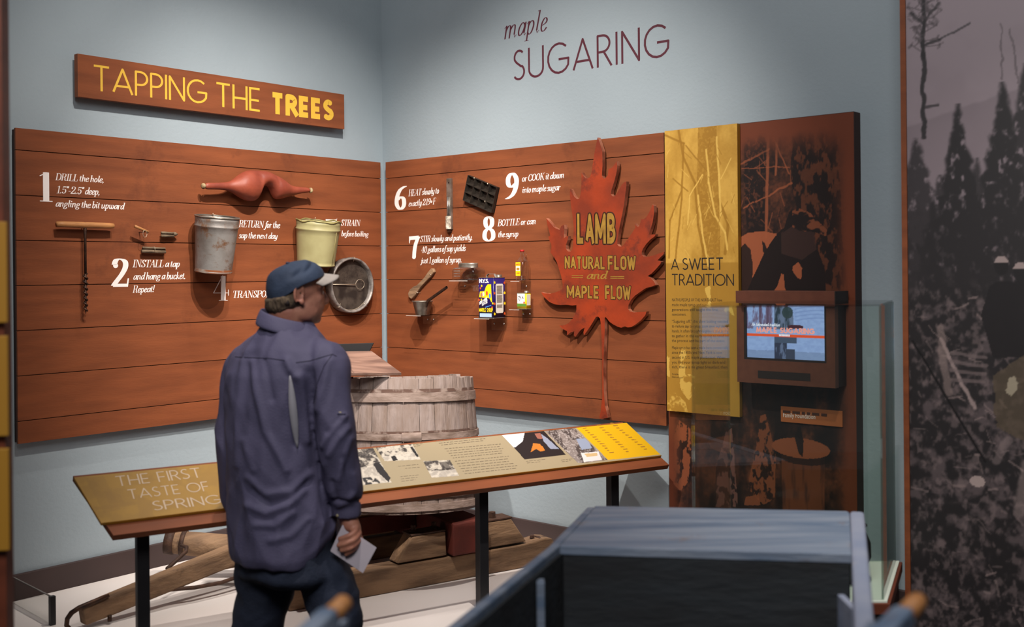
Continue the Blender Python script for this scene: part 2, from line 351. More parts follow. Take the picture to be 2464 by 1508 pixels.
# ------------------------------------------------------------------ lettering drawn with a pen
SERIF = {
'a':(.46,"c .36,.5 .24,.6 .1,.42 .07,.16 .15,.02 .28,.12 .36,.34;l .41,.6 .38,.12;h .38,.12 .42,0 .5,.1"),
'b':(.44,"l .12,1 .1,.1;s .1,.36 .2,.58 .33,.56 .38,.35 .3,.06 .18,0 .1,.1;h .02,.98 .12,1"),
'c':(.38,"s .33,.46 .3,.58 .2,.6 .09,.4 .07,.18 .16,.01 .28,.06 .35,.16;d .31,.47,.05"),
'd':(.48,"c .36,.5 .24,.6 .1,.42 .07,.16 .15,.02 .28,.12 .36,.34;l .43,1 .38,.12;h .38,.12 .42,0 .5,.1;h .32,.98 .43,1"),
'e':(.38,"s .08,.28 .24,.34 .33,.46 .28,.59 .18,.59 .08,.4 .07,.16 .15,.01 .27,.05 .35,.16"),
'f':(.3,"s .4,.92 .35,1.02 .27,.95 .22,.7 .17,.1 .1,-.22 0,-.28 -.06,-.2;h .06,.58 .36,.58;d .37,.92,.045;d -.05,-.2,.045"),
'g':(.46,"c .25,.6 .12,.52 .1,.34 .2,.22 .33,.3 .36,.48;h .34,.54 .46,.6;s .16,.23 .08,.14 .14,.06 .34,0 .36,-.14 .2,-.26 .04,-.2 .04,-.08 .14,.04"),
'h':(.48,"l .12,1 .1,0;h .02,.98 .12,1;s .1,.36 .2,.56 .3,.6 .36,.48 .35,.14;h .35,.14 .38,0 .48,.1"),
'i':(.26,"l .12,.6 .11,.12;h 0,.48 .06,.58 .12,.6;h .11,.12 .16,0 .25,.1;d .14,.84,.07"),
'j':(.24,"s .13,.6 .13,.3 .1,-.14 0,-.28 -.08,-.2;d .14,.84,.07;h 0,.48 .06,.58 .12,.6"),
'k':(.46,"l .12,1 .1,0;h .02,.98 .12,1;h .1,.3 .36,.58;l .2,.36 .36,.04;h .36,.04 .46,.1"),
'l':(.24,"l .14,1 .1,.12;h .04,.98 .14,1;h .1,.12 .14,0 .23,.1"),
'm':(.74,"l .1,.6 .1,0;h 0,.5 .1,.6;s .1,.36 .2,.56 .3,.58 .34,.46 .34,0;s .34,.36 .46,.56 .56,.58 .6,.46 .6,.14;h .6,.14 .64,0 .73,.1"),
'n':(.5,"l .1,.6 .1,0;h 0,.5 .1,.6;s .1,.36 .2,.56 .32,.6 .37,.46 .36,.14;h .36,.14 .4,0 .49,.1"),
'o':(.42,"c .21,.6 .08,.42 .08,.16 .2,0 .33,.18 .34,.44"),
'p':(.46,"l .1,.6 .1,-.28;h 0,.5 .1,.6;h 0,-.28 .2,-.28;s .1,.4 .2,.58 .32,.58 .38,.38 .3,.08 .18,0 .1,.1"),
'r':(.36,"l .1,.6 .1,0;h 0,.5 .1,.6;h .1,.36 .2,.56 .3,.56;d .3,.52,.055"),
's':(.34,"s .28,.48 .24,.59 .14,.58 .1,.46 .18,.34 .27,.22 .25,.06 .15,0 .05,.08;d .27,.48,.04;d .06,.1,.045"),
't':(.28,"l .13,.8 .1,.12;h 0,.58 .26,.58;h .1,.12 .14,0 .26,.1"),
'u':(.5,"l .1,.6 .1,.14;s .1,.14 .16,0 .28,.1 .36,.3;h 0,.5 .1,.6;l .38,.6 .37,.12;h .37,.12 .41,0 .5,.1"),
'w':(.66,"l .1,.6 .12,.12;s .12,.12 .18,0 .28,.1 .34,.3;l .35,.6 .35,.12;s .35,.12 .44,0 .54,.12 .6,.4 .56,.58;h 0,.5 .1,.6"),
'x':(.46,"l .1,.56 .34,.04;h .06,.04 .4,.56;h 0,.5 .1,.58;h .34,.04 .44,.1"),
'y':(.48,"l .1,.6 .12,.14;s .12,.14 .18,0 .28,.08 .36,.26;s .4,.6 .37,.1 .3,-.18 .14,-.28 .04,-.2;h 0,.5 .1,.6"),
'A':(.62,"h .04,0 .32,1;l .32,1 .52,0;h .12,.33 .44,.33;h -.04,0 .14,0;h .4,0 .64,0"),
'B':(.58,"l .12,0 .12,1;h 0,0 .3,0;h 0,1 .3,1;s .3,1 .44,.94 .46,.7 .3,.52;h .12,.52 .3,.52;s .3,.52 .5,.44 .5,.12 .3,0"),
'C':(.58,"s .52,.72 .48,.94 .3,1 .12,.82 .07,.5 .12,.18 .3,0 .46,.04 .54,.27;h .52,.68 .53,1"),
'D':(.64,"l .12,0 .12,1;h 0,0 .3,0;h 0,1 .3,1;s .3,1 .5,.87 .56,.5 .5,.13 .3,0"),
'E':(.56,"l .12,0 .12,1;h 0,0 .48,0 .5,.25;h 0,1 .47,1 .48,.78;h .12,.5 .34,.5;h .34,.62 .34,.38"),
'F':(.52,"l .12,0 .12,1;h 0,0 .26,0;h 0,1 .47,1 .48,.78;h .12,.5 .34,.5;h .34,.62 .34,.38"),
'H':(.68,"l .12,0 .12,1;l .54,0 .54,1;h .12,.5 .54,.5;h 0,0 .24,0;h 0,1 .24,1;h .42,0 .66,0;h .42,1 .66,1"),
'I':(.3,"l .13,0 .13,1;h 0,0 .26,0;h 0,1 .26,1"),
'K':(.64,"l .12,0 .12,1;h .12,.42 .5,1;l .26,.58 .54,0;h 0,0 .24,0;h 0,1 .24,1;h .4,1 .6,1;h .44,0 .66,0"),
'L':(.52,"l .12,0 .12,1;h 0,0 .46,0 .48,.28;h 0,1 .26,1"),
'N':(.68,"h .1,0 .1,1;l .12,1 .54,.02;h .56,0 .56,1;h -.02,1 .12,1;h 0,0 .2,0;h .44,1 .66,1"),
'O':(.62,"c .3,1 .1,.78 .07,.5 .1,.22 .3,0 .5,.22 .53,.5 .5,.78"),
'P':(.54,"l .12,0 .12,1;h 0,0 .26,0;h 0,1 .3,1;s .3,1 .46,.92 .46,.58 .3,.48;h .12,.48 .3,.48"),
'R':(.62,"l .12,0 .12,1;h 0,0 .24,0;h 0,1 .3,1;s .3,1 .45,.93 .45,.6 .3,.5;h .12,.5 .3,.5;s .3,.5 .42,.4 .44,.1 .5,0;h .5,0 .6,.08"),
'S':(.48,"s .4,.76 .36,.95 .24,1 .12,.9 .12,.68 .26,.5 .4,.34 .4,.12 .24,0 .1,.06 .06,.28;h .41,.74 .42,1;h .05,0 .05,.26"),
'T':(.56,"l .28,0 .28,1;h .02,.76 .04,1 .52,1 .54,.76;h .16,0 .4,0"),
'U':(.66,"l .12,1 .12,.3;s .12,.3 .18,.04 .34,0 .5,.1 .54,.35;h .54,.35 .54,1;h 0,1 .24,1;h .44,1 .64,1"),
'1':(.44,"l .24,1 .24,0;h .06,0 .42,0;h .06,.88 .24,.98"),
'2':(.6,"s .08,.80 .14,.96 .28,1 .44,.92 .46,.72 .34,.46 .12,.16 .05,.05;d .12,.76,.085;p .02,0 .54,0 .58,.3 .53,.3 .5,.11 .1,.11 .04,.05"),
'4':(.62,"l .4,.98 .4,0;h .38,1 .03,.3 .6,.3;h .24,0 .56,0;h .6,.2 .6,.42"),
'5':(.5,"p .08,.98 .46,.98 .48,1.06 .46,.86 .1,.86;h .09,.9 .08,.52;s .08,.52 .26,.62 .42,.5 .44,.2 .26,0 .1,.1;d .11,.16,.07"),
'6':(.56,"s .5,1 .28,.86 .14,.56 .12,.22 .28,0 .44,.16 .44,.44 .3,.56 .15,.42"),
'7':(.54,"p .04,1 .52,1 .52,.96 .46,.84 .1,.84 .07,.7 .04,.7;s .5,.94 .36,.62 .3,.3 .28,.06;d .28,.09,.09"),
'8':(.58,"c .28,1 .15,.88 .16,.64 .28,.52 .41,.64 .42,.88;c .28,.52 .12,.38 .11,.12 .28,0 .46,.12 .45,.38"),
'9':(.56,"s .06,0 .28,.14 .42,.44 .44,.78 .28,1 .12,.84 .12,.56 .26,.44 .41,.58"),
'0':(.5,"c .24,1 .09,.8 .08,.5 .09,.2 .24,0 .39,.2 .4,.5 .39,.8"),
'.':(.2,"d .08,.06,.075"),',':(.22,"d .1,.06,.075;h .13,.06 .04,-.16"),'-':(.3,"h .04,.32 .26,.32;h .04,.35 .26,.35"),
'"':(.3,"l .1,1 .09,.78;l .22,1 .21,.78"),'!':(.26,"l .14,1 .11,.3;d .1,.07,.075"),'\u00ba':(.3,"c .14,.62 .06,.5 .06,.36 .14,.26 .22,.36 .22,.5"),
' ':(.18,""),
}
def arc(cx, cy, rx, ry, a0, a1, n=14):
    return [(cx+rx*math.cos(math.radians(a0+(a1-a0)*i/n)), cy+ry*math.sin(math.radians(a0+(a1-a0)*i/n))) for i in range(n+1)]
def sansfont(K=1.0, g=0.42):
    F = {}
    F['A'] = (.7, [[(0, 0), (.35, 1), (.7, 0)], [(.09, .27), (.61, .27)]])
    F['B'] = (.46, [[(0, 0), (0, 1), (.2, 1)]+arc(.2, .76, .22, .24, 90, -90)+[(0, .52)], [(.2, .52)]+arc(.2, .26, .27, .26, 90, -90)+[(0, 0)]])
    F['D'] = (.6, [[(0, 0), (0, 1), (.18, 1)]+arc(.18, .5, .42, .5, 90, -90)+[(0, 0)]])
    F['E'] = (.42, [[(.42, 1), (0, 1), (0, 0), (.42, 0)], [(0, .46), (.38, .46)]])
    F['F'] = (.42, [[(.42, 1), (0, 1), (0, 0)], [(0, .46), (.38, .46)]])
    F['G'] = (.78, [arc(g, .5, g, .5, 48, 328)+[(2*g*.94, .46), (.5*g*2*.98, .46)]])
    F['H'] = (.56, [[(0, 0), (0, 1)], [(.56, 0), (.56, 1)], [(0, .46), (.56, .46)]])
    F['I'] = (0.0, [[(0, 0), (0, 1)]])
    F['K'] = (.5, [[(0, 0), (0, 1)], [(0, .38), (.46, 1)], [(.16, .58), (.5, 0)]])
    F['L'] = (.4, [[(0, 1), (0, 0), (.4, 0)]])
    F['M'] = (.76, [[(0, 0), (.09, 1), (.38, .16), (.67, 1), (.76, 0)]])
    F['N'] = (.58, [[(0, 0), (0, 1), (.58, 0), (.58, 1)]])
    F['O'] = (.86, [arc(.43, .5, .43, .5, 0, 360, 28)])
    F['P'] = (.44, [[(0, 0), (0, 1), (.18, 1)]+arc(.18, .72, .26, .28, 90, -90)+[(0, .44)]])
    F['R'] = (.48, [[(0, 0), (0, 1), (.18, 1)]+arc(.18, .73, .25, .27, 90, -90)+[(0, .46)], [(.22, .46), (.48, 0)]])
    F['S'] = (.42, [arc(.22, .76, .19, .24, 40, 200, 10)+[(.12, .58), (.3, .44)]+arc(.2, .25, .22, .25, 50, -145, 12)])
    F['T'] = (.56, [[(0, 1), (.56, 1)], [(.28, 1), (.28, 0)]])
    F['U'] = (.56, [[(0, 1), (0, .28)]+arc(.28, .28, .28, .28, 180, 360)+[(.56, 1)]])
    F['W'] = (.92, [[(0, 1), (.23, 0), (.46, .96), (.69, 0), (.92, 1)]])
    F['Y'] = (.52, [[(0, 1), (.26, .42), (.52, 1)], [(.26, .42), (.26, 0)]])
    F['.'] = (.06, [[(.02, 0), (.02, .12)]]); F[' '] = (.22, [])
    return F
SANS = sansfont()
COND = sansfont()
COND['O'] = (.46, [[(0, .75), (0, .25)]+arc(.23, .25, .23, .25, 180, 360, 8)+[(.46, .75)]+arc(.23, .75, .23, .25, 0, 180, 8)])
COND['G'] = (.5, [arc(.25, .76, .25, .24, 20, 180, 8)+[(0, .25)]+arc(.25, .25, .25, .25, 180, 345, 8)+[(.5, .46), (.3, .46)]])
COND['D'] = (.46, [[(0, 0), (0, 1), (.2, 1)]+arc(.2, .75, .26, .25, 90, 0, 6)+[(.46, .25)]+arc(.2, .25, .26, .25, 0, -90, 6)+[(0, 0)]])
COND['A'] = (.5, [[(0, 0), (.25, 1), (.5, 0)], [(.08, .28), (.42, .28)]])
COND['W'] = (.7, [[(0, 1), (.18, 0), (.35, .9), (.52, 0), (.7, 1)]])
COND['M'] = (.66, [[(0, 0), (0, 1), (.33, .2), (.66, 1), (.66, 0)]])
COND['N'] = (.46, [[(0, 0), (0, 1), (.46, 0), (.46, 1)]])
COND['U'] = (.44, [[(0, 1), (0, .24)]+arc(.22, .24, .22, .24, 180, 360)+[(.44, 1)]])
COND['T'] = (.46, [[(0, 1), (.46, 1)], [(.23, 1), (.23, 0)]])

def crom(P, closed, k=6):
    n = len(P); out = []
    rng = range(n) if closed else range(n-1)
    for i in rng:
        if closed: p0, p1, p2, p3 = P[i-1], P[i], P[(i+1) % n], P[(i+2) % n]
        else: p0, p1, p2, p3 = P[max(i-1, 0)], P[i], P[i+1], P[min(i+2, n-1)]
        for j in range(k):
            t = j/k
            out.append(tuple(0.5*((2*p1[a])+(-p0[a]+p2[a])*t+(2*p0[a]-5*p1[a]+4*p2[a]-p3[a])*t*t+(-p0[a]+3*p1[a]-3*p2[a]+p3[a])*t**3) for a in (0, 1)))
    out.append(P[0] if closed else P[-1])
    return out
def hull(pts):
    pts = sorted(set((round(p[0], 6), round(p[1], 6)) for p in pts))
    def half(ps):
        h = []
        for p in ps:
            while len(h) >= 2 and (h[-1][0]-h[-2][0])*(p[1]-h[-2][1])-(h[-1][1]-h[-2][1])*(p[0]-h[-2][0]) <= 0: h.pop()
            h.append(p)
        return h
    a = half(pts); b = half(pts[::-1])
    return a[:-1]+b[:-1]
def ell(c, rx, ry, n=8): return [(c[0]+rx*math.cos(2*math.pi*(k+.5)/n), c[1]+ry*math.sin(2*math.pi*(k+.5)/n)) for k in range(n)]
_cache = {}
def serif_glyph(ch, wx, wy):
    key = (ch, wx, wy)
    if key in _cache: return _cache[key]
    adv, s = SERIF[ch]; polys = []
    for st in [q for q in s.split(';') if q]:
        k = st[0]; toks = st[2:].split()
        if k == 'd':
            x, y, r = map(float, toks[0].split(',')); polys.append(ell((x, y), r*1.05, r*1.05, 10)); continue
        P = [tuple(map(float, t.split(','))) for t in toks]
        if k == 'p': polys.append(P if area2(P) > 0 else P[::-1]); continue
        if k in 'sc': P = crom(P, k == 'c')
        rx, ry = (wy*.55, wy*.55) if k == 'h' else (wx/2, wy/2)
        for a, b in zip(P[:-1], P[1:]):
            polys.append(hull(ell(a, rx, ry)+ell(b, rx, ry)))
    _cache[key] = (adv, polys)
    return adv, polys
def area2(P): return sum(P[i][0]*P[(i+1) % len(P)][1]-P[(i+1) % len(P)][0]*P[i][1] for i in range(len(P)))
def sans_glyph(font, ch, wd):
    key = (id(font), ch, wd)
    if key in _cache: return _cache[key]
    adv, strokes = font[ch]; polys = []; h = wd/2
    for P in strokes:
        # keep the pen inside cap height
        P = [(x, h+(1-wd)*min(max(y, 0), 1)) if True else (x, y) for x, y in P]
        closed = math.dist(P[0], P[-1]) < 1e-6
        n = len(P)
        for i in range(n-1):
            a, b = P[i], P[i+1]; l = math.dist(a, b)
            if l < 1e-9: continue
            ux, uy = (b[0]-a[0])/l, (b[1]-a[1])/l
            e0 = 0 if (i > 0 or closed) else (h if (uy > .97 or uy < -.97 or abs(ux) > .97) and (a[1] <= h+1e-6 or a[1] >= 1-h-1e-6) and abs(uy) > .5 else 0)
            e1 = 0 if (i < n-2 or closed) else (h if (b[1] <= h+1e-6 or b[1] >= 1-h-1e-6) and abs(uy) > .5 else 0)
            a2 = (a[0]-ux*e0, a[1]-uy*e0); b2 = (b[0]+ux*e1, b[1]+uy*e1)
            polys.append([(a2[0]+uy*h, a2[1]-ux*h), (b2[0]+uy*h, b2[1]-ux*h), (b2[0]-uy*h, b2[1]+ux*h), (a2[0]-uy*h, a2[1]+ux*h)])
            if i > 0 or closed: polys.append(ell(a, h*1.0, h*1.0, 10))
            # square the corner of an axis-aligned joint
            if 0 < i and n < 12:
                p = P[i-1]; l0 = math.dist(p, a)
                if l0 > 0 and abs(((a[0]-p[0])*ux+(a[1]-p[1])*uy)/l0) < .05: polys.append([(a[0]-h, a[1]-h), (a[0]+h, a[1]-h), (a[0]+h, a[1]+h), (a[0]-h, a[1]+h)])
    _cache[key] = (adv, polys)
    return adv, polys
def text_polys(s, font, wx, wy, track):
    x = 0; out = []
    for ch in s:
        if font == 'serif': adv, P = serif_glyph(ch, wx, wy)
        else:
            adv, P = sans_glyph(SANS if font == 'sans' else COND, ch, wx)
        out += [[(p[0]+x, p[1]) for p in q] for q in P]
        x += adv+track
    return out, x-track
def lettering(mb, s, x0, z0, x1, h, y, font='serif', wx=.13, wy=.035, track=.03, shear=0.0, z1=None):
    """one line of lettering whose baseline runs from (x0,z0) to (x1,z1)"""
    P, wd = text_polys(s, font, wx, wy, track)
    if z1 is None: z1 = z0
    sx = (x1-x0)/wd
    for k, q in enumerate(P):
        yy = y-2e-5*(k % 7)
        vs = []
        for (px, pz) in q:
            u = px*sx+pz*h*shear
            vs.append((x0+u, yy, z0+pz*h+(z1-z0)*px/wd))
        mb.add(vs, [tuple(range(len(vs)))])
    return mb
def place(mb, fr, d, s, bl, br, top, **kw):
    """lettering on plane y=-d; bl, br pixel ends of the baseline, top pixel over the left end at cap height"""
    x0, z0 = hit(fr, d, *bl); x1, z1 = hit(fr, d, *br); xt, zt = hit(fr, d, bl[0], top)
    return lettering(mb, s, x0, z0, x1, zt-z0, -d-0.0004, z1=z1, **kw)
def btext(mb, s, x0, z0, x1, h, y, z1=None):
    """plain small lettering made from the built-in font, fitted between x0 and x1"""
    c = bpy.data.curves.new('t', 'FONT'); c.body = s; c.resolution_u = 2
    ob = bpy.data.objects.new('t', c); col.objects.link(ob)
    me = bpy.data.meshes.new_from_object(ob)
    vs = np.array([v.co[:2] for v in me.vertices]); fs = [tuple(p.vertices) for p in me.polygons]
    bpy.data.objects.remove(ob); bpy.data.curves.remove(c)
    if len(vs) == 0: return
    wd = vs[:, 0].max(); sx = (x1-x0)/wd; sz = h/0.72
    if z1 is None: z1 = z0
    mb.add([(x0+v[0]*sx, y, z0+v[1]*sz+(z1-z0)*v[0]/wd) for v in vs], fs)
    bpy.data.meshes.remove(me)

# ------------------------------------------------------------------ printed pictures (flat prints, colour per vertex of a fine grid)
_tab = np.random.rand(257, 257)
def vnoise(x, z):
    xi = np.floor(x).astype(int); zi = np.floor(z).astype(int); fx = x-xi; fz = z-zi
    fx = fx*fx*(3-2*fx); fz = fz*fz*(3-2*fz)
    a = _tab[xi % 256, zi % 256]; b = _tab[(xi+1) % 256, zi % 256]; c = _tab[xi % 256, (zi+1) % 256]; d = _tab[(xi+1) % 256, (zi+1) % 256]
    return (a*(1-fx)+b*fx)*(1-fz)+(c*(1-fx)+d*fx)*fz
def fbm(x, z, s, oct=4, ax=1.0, az=1.0):
    v = 0; a = 1; t = 0
    for o in range(oct):
        v = v+a*vnoise(x*s*ax+13.7*o, z*s*az+7.3*o); t += a; a *= .55; s *= 2.03
    return v/t
def inpoly(X, Z, P):
    r = np.zeros(X.shape, bool); n = len(P); j = n-1
    for i in range(n):
        xi, zi = P[i]; xj, zj = P[j]
        c = ((zi > Z) != (zj > Z)) & (X < (xj-xi)*(Z-zi)/((zj-zi) if zj != zi else 1e-12)+xi)
        r ^= c; j = i
    return r
def segdist(X, Z, a, b):
    dx, dz = b[0]-a[0], b[1]-a[1]; l = dx*dx+dz*dz+1e-12
    t = np.clip(((X-a[0])*dx+(Z-a[1])*dz)/l, 0, 1)
    return np.hypot(X-a[0]-t*dx, Z-a[1]-t*dz), t
def smooth(e0, e1, v):
    t = np.clip((v-e0)/(e1-e0), 0, 1); return t*t*(3-2*t)
def mixc(C, m, c):
    m = np.clip(np.asarray(m, float), 0, 1)[..., None]; return C*(1-m)+np.array(c, float)*m
def sheet(corner, nx, nz, fn, y):
    """grid over a quad: corner = [(x,z) bl, br, tr, tl]; fn(X,Z)->srgb 0..255"""
    u = np.linspace(0, 1, nx+1); v = np.linspace(0, 1, nz+1); U, V = np.meshgrid(u, v)
    bl, br, tr, tl = [np.array(c, float) for c in corner]
    P = (1-U)[..., None]*(1-V)[..., None]*bl+U[..., None]*(1-V)[..., None]*br+U[..., None]*V[..., None]*tr+(1-U)[..., None]*V[..., None]*tl
    X, Z = P[..., 0], P[..., 1]
    C = np.clip(fn(X, Z), 0, 255)/255.0
    C = np.where(C <= 0.04045, C/12.92, ((C+0.055)/1.055)**2.4)
    vs = np.stack([X, np.full_like(X, y), Z], -1).reshape(-1, 3)
    idx = np.arange((nx+1)*(nz+1)).reshape(nz+1, nx+1)
    f = np.stack([idx[:-1, :-1], idx[:-1, 1:], idx[1:, 1:], idx[1:, :-1]], -1).reshape(-1, 4)
    return vs, f, C.reshape(-1, 3)
def sheet_mesh(name, data, org=(0, 0, 0)):
    vs, f, C = data
    me = bpy.data.meshes.new(name); me.from_pydata((vs-np.array(org)).tolist(), [], f.tolist())
    at_ = me.color_attributes.new('Col', 'FLOAT_COLOR', 'POINT')
    at_.data.foreach_set('color', np.concatenate([C, np.ones((len(C), 1))], 1).astype(np.float32).ravel())
    me.update(); return me
# ------------------------------------------------------------------ the room shell
single('wall_left', MB().box(-4.6, 0.1, 0, 0.12, 0, 3.9), M['wall'], fr=L, kind='structure')
single('wall_right', MB().box(0, 5.2, 0, 0.12, 0, 3.9), M['wall'], fr=R, kind='structure')
single('floor', MB().box(-5, 5, -2.5, 6.2, -0.05, 0), M['floor'], kind='structure')
single('baseboard_left', MB().box(-4.5, -0.02, -0.018, -0.0005, 0.001, 0.475), M['base'], fr=L, kind='structure', bevel=0.003)
single('baseboard_right', MB().box(0.02, 5.0, -0.018, -0.0005, 0.001, 0.475), M['base'], fr=R, kind='structure', bevel=0.003)

# rail base line, used for the platform edge
E1 = Vector((.860, .511, 0)); E1.normalize(); EN = Vector((-E1.y, E1.x, 0)); RB = Vector((-1.324, 3.45, 0))
PZ = 0.37
def along(P, a): return P+E1*a
fpt = RB+EN*(-0.046)
def meet(P, D, Q, N):   # line P+tD with plane through Q, normal N
    return P+D*((Q-P).dot(N)/D.dot(N))
pr = meet(fpt, E1, CW+NR*0.02, NR); pl = fpt-E1*1.25
pc = CW+(NL+NR)*(0.02/(1+NL.dot(NR)))
pl2 = meet(pl, EN, CW+NL*0.02, NL)
mb = MB()
poly = [pl, pr, pc, pl2]
n = 4
mb.add([(p.x, p.y, 0.001) for p in poly]+[(p.x, p.y, PZ-0.018) for p in poly], [(3, 2, 1, 0), (4, 5, 6, 7)]+[(i, (i+1) % 4, (i+1) % 4+4, i+4) for i in range(4)])
T = Thing('display_platform', 'low white platform in the corner carrying the sled and barrel', 'platform', W, (-0.5, 4.3, 0))
T.part('platform_body', mb, M['base'])
mb = MB(); mb.add([(p.x, p.y, PZ-0.018) for p in poly]+[(p.x, p.y, PZ) for p in poly], [(3, 2, 1, 0), (4, 5, 6, 7)]+[(i, (i+1) % 4, (i+1) % 4+4, i+4) for i in range(4)])
T.part('platform_top', mb, M['platform'])

# ------------------------------------------------------------------ plank panels
ZS = [2.305, 2.215, 2.030, 1.845, 1.660, 1.475, 1.290, 1.105, 1.013]
def plank_panel(fr, xa, xb, label):
    T = Thing('plank_panel', label, 'wall panel', fr, ((xa+xb)/2, 0, ZS[-1]))
    T.part('backing', MB().box(xa+.004, xb-.004, -TH+.012, -0.0008, ZS[-1]+.004, ZS[0]-.004), M['ply_dark'])
    for a, b in zip(ZS[:-1], ZS[1:]):
        T.part('plank', MB().box(xa, xb, -TH, -TH+.0125, b+(.0016 if b != ZS[-1] else 0), a-(.0016 if a != ZS[0] else 0)), M['ply'], bevel=0.0007)
    return T
xLa = hit(L, TH, 40, 650)[0]; xLb = hit(L, TH, 918, 650)[0]
xRa = hit(R, TH, 930, 650)[0]; xRb = hit(R, TH, 1600, 650)[0]
PL = plank_panel(L, xLa, xLb, 'brown plank panel with steps 1 to 5 left of the room corner')
PR = plank_panel(R, xRa, xRb, 'brown plank panel with steps 6 to 9 right of the room corner')

def block(T, fr, d, num, lines, numkw=None):
    if num:
        s, bl, br, top = num
        mb = MB(); place(mb, fr, d, s, bl, br, top, wx=.2, wy=.028); T.part('step_number', mb, M['white_ink'], recalc=False)
    for s, bl, br, top in lines:
        mb = MB(); place(mb, fr, d, s, bl, br, top, wx=.125, wy=.034, shear=.2, track=-.012)
        T.part('caption_line', mb, M['white_ink'], recalc=False)
block(PL, L, TH, ('1', (92, 483), (127, 484.5), 414), [
    ('DRILL the hole,', (133, 433), (250, 439.5), 416.5), ('1.5"-2.5" deep,', (135, 464.5), (240, 469), 447),
    ('angling the bit upward', (133, 497), (298, 504), 480)])
block(PL, L, TH, ('2', (270, 690), (312, 689.5), 622.5), [
    ('INSTALL a tap', (319, 642.5), (432, 642.5), 625), ('and hang a bucket.', (320, 673), (446, 671), 655.5),
    ('Repeat!', (319, 704), (371, 702.5), 687)])
block(PL, L, TH, None, [('RETURN for the', (574.5, 546), (673, 549), 529.5), ('sap the next day', (574, 573), (667, 575), 557.5)])
block(PL, L, TH, ('4', (512, 722.5), (551, 722), 663), [('TRANSPORT', (559, 716), (662, 714.5), 699.5)])
block(PL, L, TH, ('5', (778, 577), (813, 577.5), 526), [('STRAIN', (820, 542.5), (866, 543.5), 528), ('before boiling', (820.5, 568), (886, 569.5), 554.5)])
block(PR, R, TH, ('6', (949, 504.5), (978, 503), 450), [('HEAT slowly to', (983, 472), (1056, 465.5), 456.5), ('exactly 219\u00ba F', (983, 497), (1048, 491), 482)])
block(PR, R, TH, ('7', (983, 624), (1009, 622), 569), [('STIR slowly and patiently.', (1011, 582), (1137, 577.5), 567.5),
    ('40 gallons of sap yields', (1013, 608), (1120, 603.5), 593), ('just 1 gallon of syrup.', (1013, 633.5), (1111, 631), 619)])
block(PR, R, TH, ('8', (1161, 580.5), (1193, 579), 522), [('BOTTLE or can', (1197.5, 544), (1289, 539), 528.5), ('the syrup', (1198, 571), (1247, 569), 556.5)])
block(PR, R, TH, ('9', (1217, 478.5), (1250, 476), 418), [('or COOK it down', (1255.5, 437), (1357, 428), 421), ('into maple sugar', (1256, 464.5), (1348, 457.5), 448.5)])

# ------------------------------------------------------------------ the title board and the wall title
d = .055
c = [hit(L, d, *p) for p in ((188, 236), (828, 308), (829, 227), (186, 129))]
x0 = (c[0][0]+c[3][0])/2; x1 = (c[1][0]+c[2][0])/2; z0 = (c[0][1]+c[1][1])/2; z1 = (c[2][1]+c[3][1])/2
T = Thing('title_board', 'long brown board lettered TAPPING THE TREES in yellow', 'sign', L, ((x0+x1)/2, 0, z0))
T.part('board', MB().box(x0, x1, -d, -.026, z0, z1), M['ply'], bevel=.001)
T.part('mounting_block', MB().box(x0+.1, x1-.1, -.026, -.0005, z0+.05, z1-.05), M['ply_dark'])
mb = MB()
place(mb, L, d, 'TAPPING', (226, 217.5), (496, 251), 155, font='sans', wx=.085, track=.155)
T.part('lettering', mb, M['yellow_ink'], recalc=False)
mb = MB(); place(mb, L, d, 'THE', (521, 255.5), (625, 269), 197, font='sans', wx=.09, track=.155)
T.part('lettering', mb, M['yellow_ink'], recalc=False)
mb = MB(); place(mb, L, d, 'TREES', (656, 273.5), (798, 290.5), 221, font='sans', wx=.25, track=.30)
T.part('bold_lettering', mb, M['yellow_ink'], recalc=False)

T = Thing('wall_title', 'plum wall lettering reading maple SUGARING', 'sign', R, (.9, 0, 2.5))
mb = MB(); place(mb, R, 0, 'maple', (1211, 95), (1315, 74), 44, wx=.085, wy=.026, shear=.2, track=.03)
T.part('script_lettering', mb, M['plum_ink'], recalc=False)
mb = MB(); place(mb, R, 0, 'SUGARING', (1237, 195), (1608, 136), 121.5, font='sans', wx=.072, track=.20)
T.part('lettering', mb, M['plum_ink'], recalc=False)

# ------------------------------------------------------------------ things hung on the left panel
def wallorg(fr, d, px, py):
    x, z = hit(fr, d, px, py); return Vector((x, -d, z))
# yoke
d = TH+.075
o = wallorg(L, d, 625, 455)
T = Thing('shoulder_yoke', 'carved red wooden shoulder yoke with a dark neck notch, above the buckets', 'yoke', L, o)
prof = [(497, 438, 456), (515, 439, 455), (545, 438, 456), (560, 436, 460), (572, 428, 466), (585, 417, 476), (598, 409.5, 482), (610, 407.5, 484), (621, 408, 483), (627, 408.5, 476), (630, 409, 462), (635, 409.5, 452), (641, 410, 447), (647, 410.5, 446), (653, 412, 448), (658, 414, 455), (662, 416, 466), (666, 418, 476), (674, 422, 480), (688, 430, 477), (700, 440, 473), (712, 447, 470), (725, 448.5, 466), (740, 450, 463), (752, 452, 463)]
P = []
for px, a, b in prof:
    xa, za = hit(L, d, px, a); xb, zb = hit(L, d, px, b); P.append((xa, za, zb))
vs = []; fs = []; nr = 20
for i, (x, za, zb) in enumerate(P):
    hz = (za-zb)/2; zc = (za+zb)/2; mid = 545 < prof[i][0] < 715
    hd = min(.062, max(.014, hz*1.05 if mid else .014))
    if 615 < prof[i][0] < 672: hd = .052
    yc = -d+.03 if mid else -d+.02
    for k in range(nr):
        a = 2*math.pi*k/nr; ca_, sa_ = math.cos(a), math.sin(a)
        yy = yc-hd*ca_ if ca_ > 0 else yc-hd*.45*ca_
        vs.append((x, yy, zc+hz*sa_))
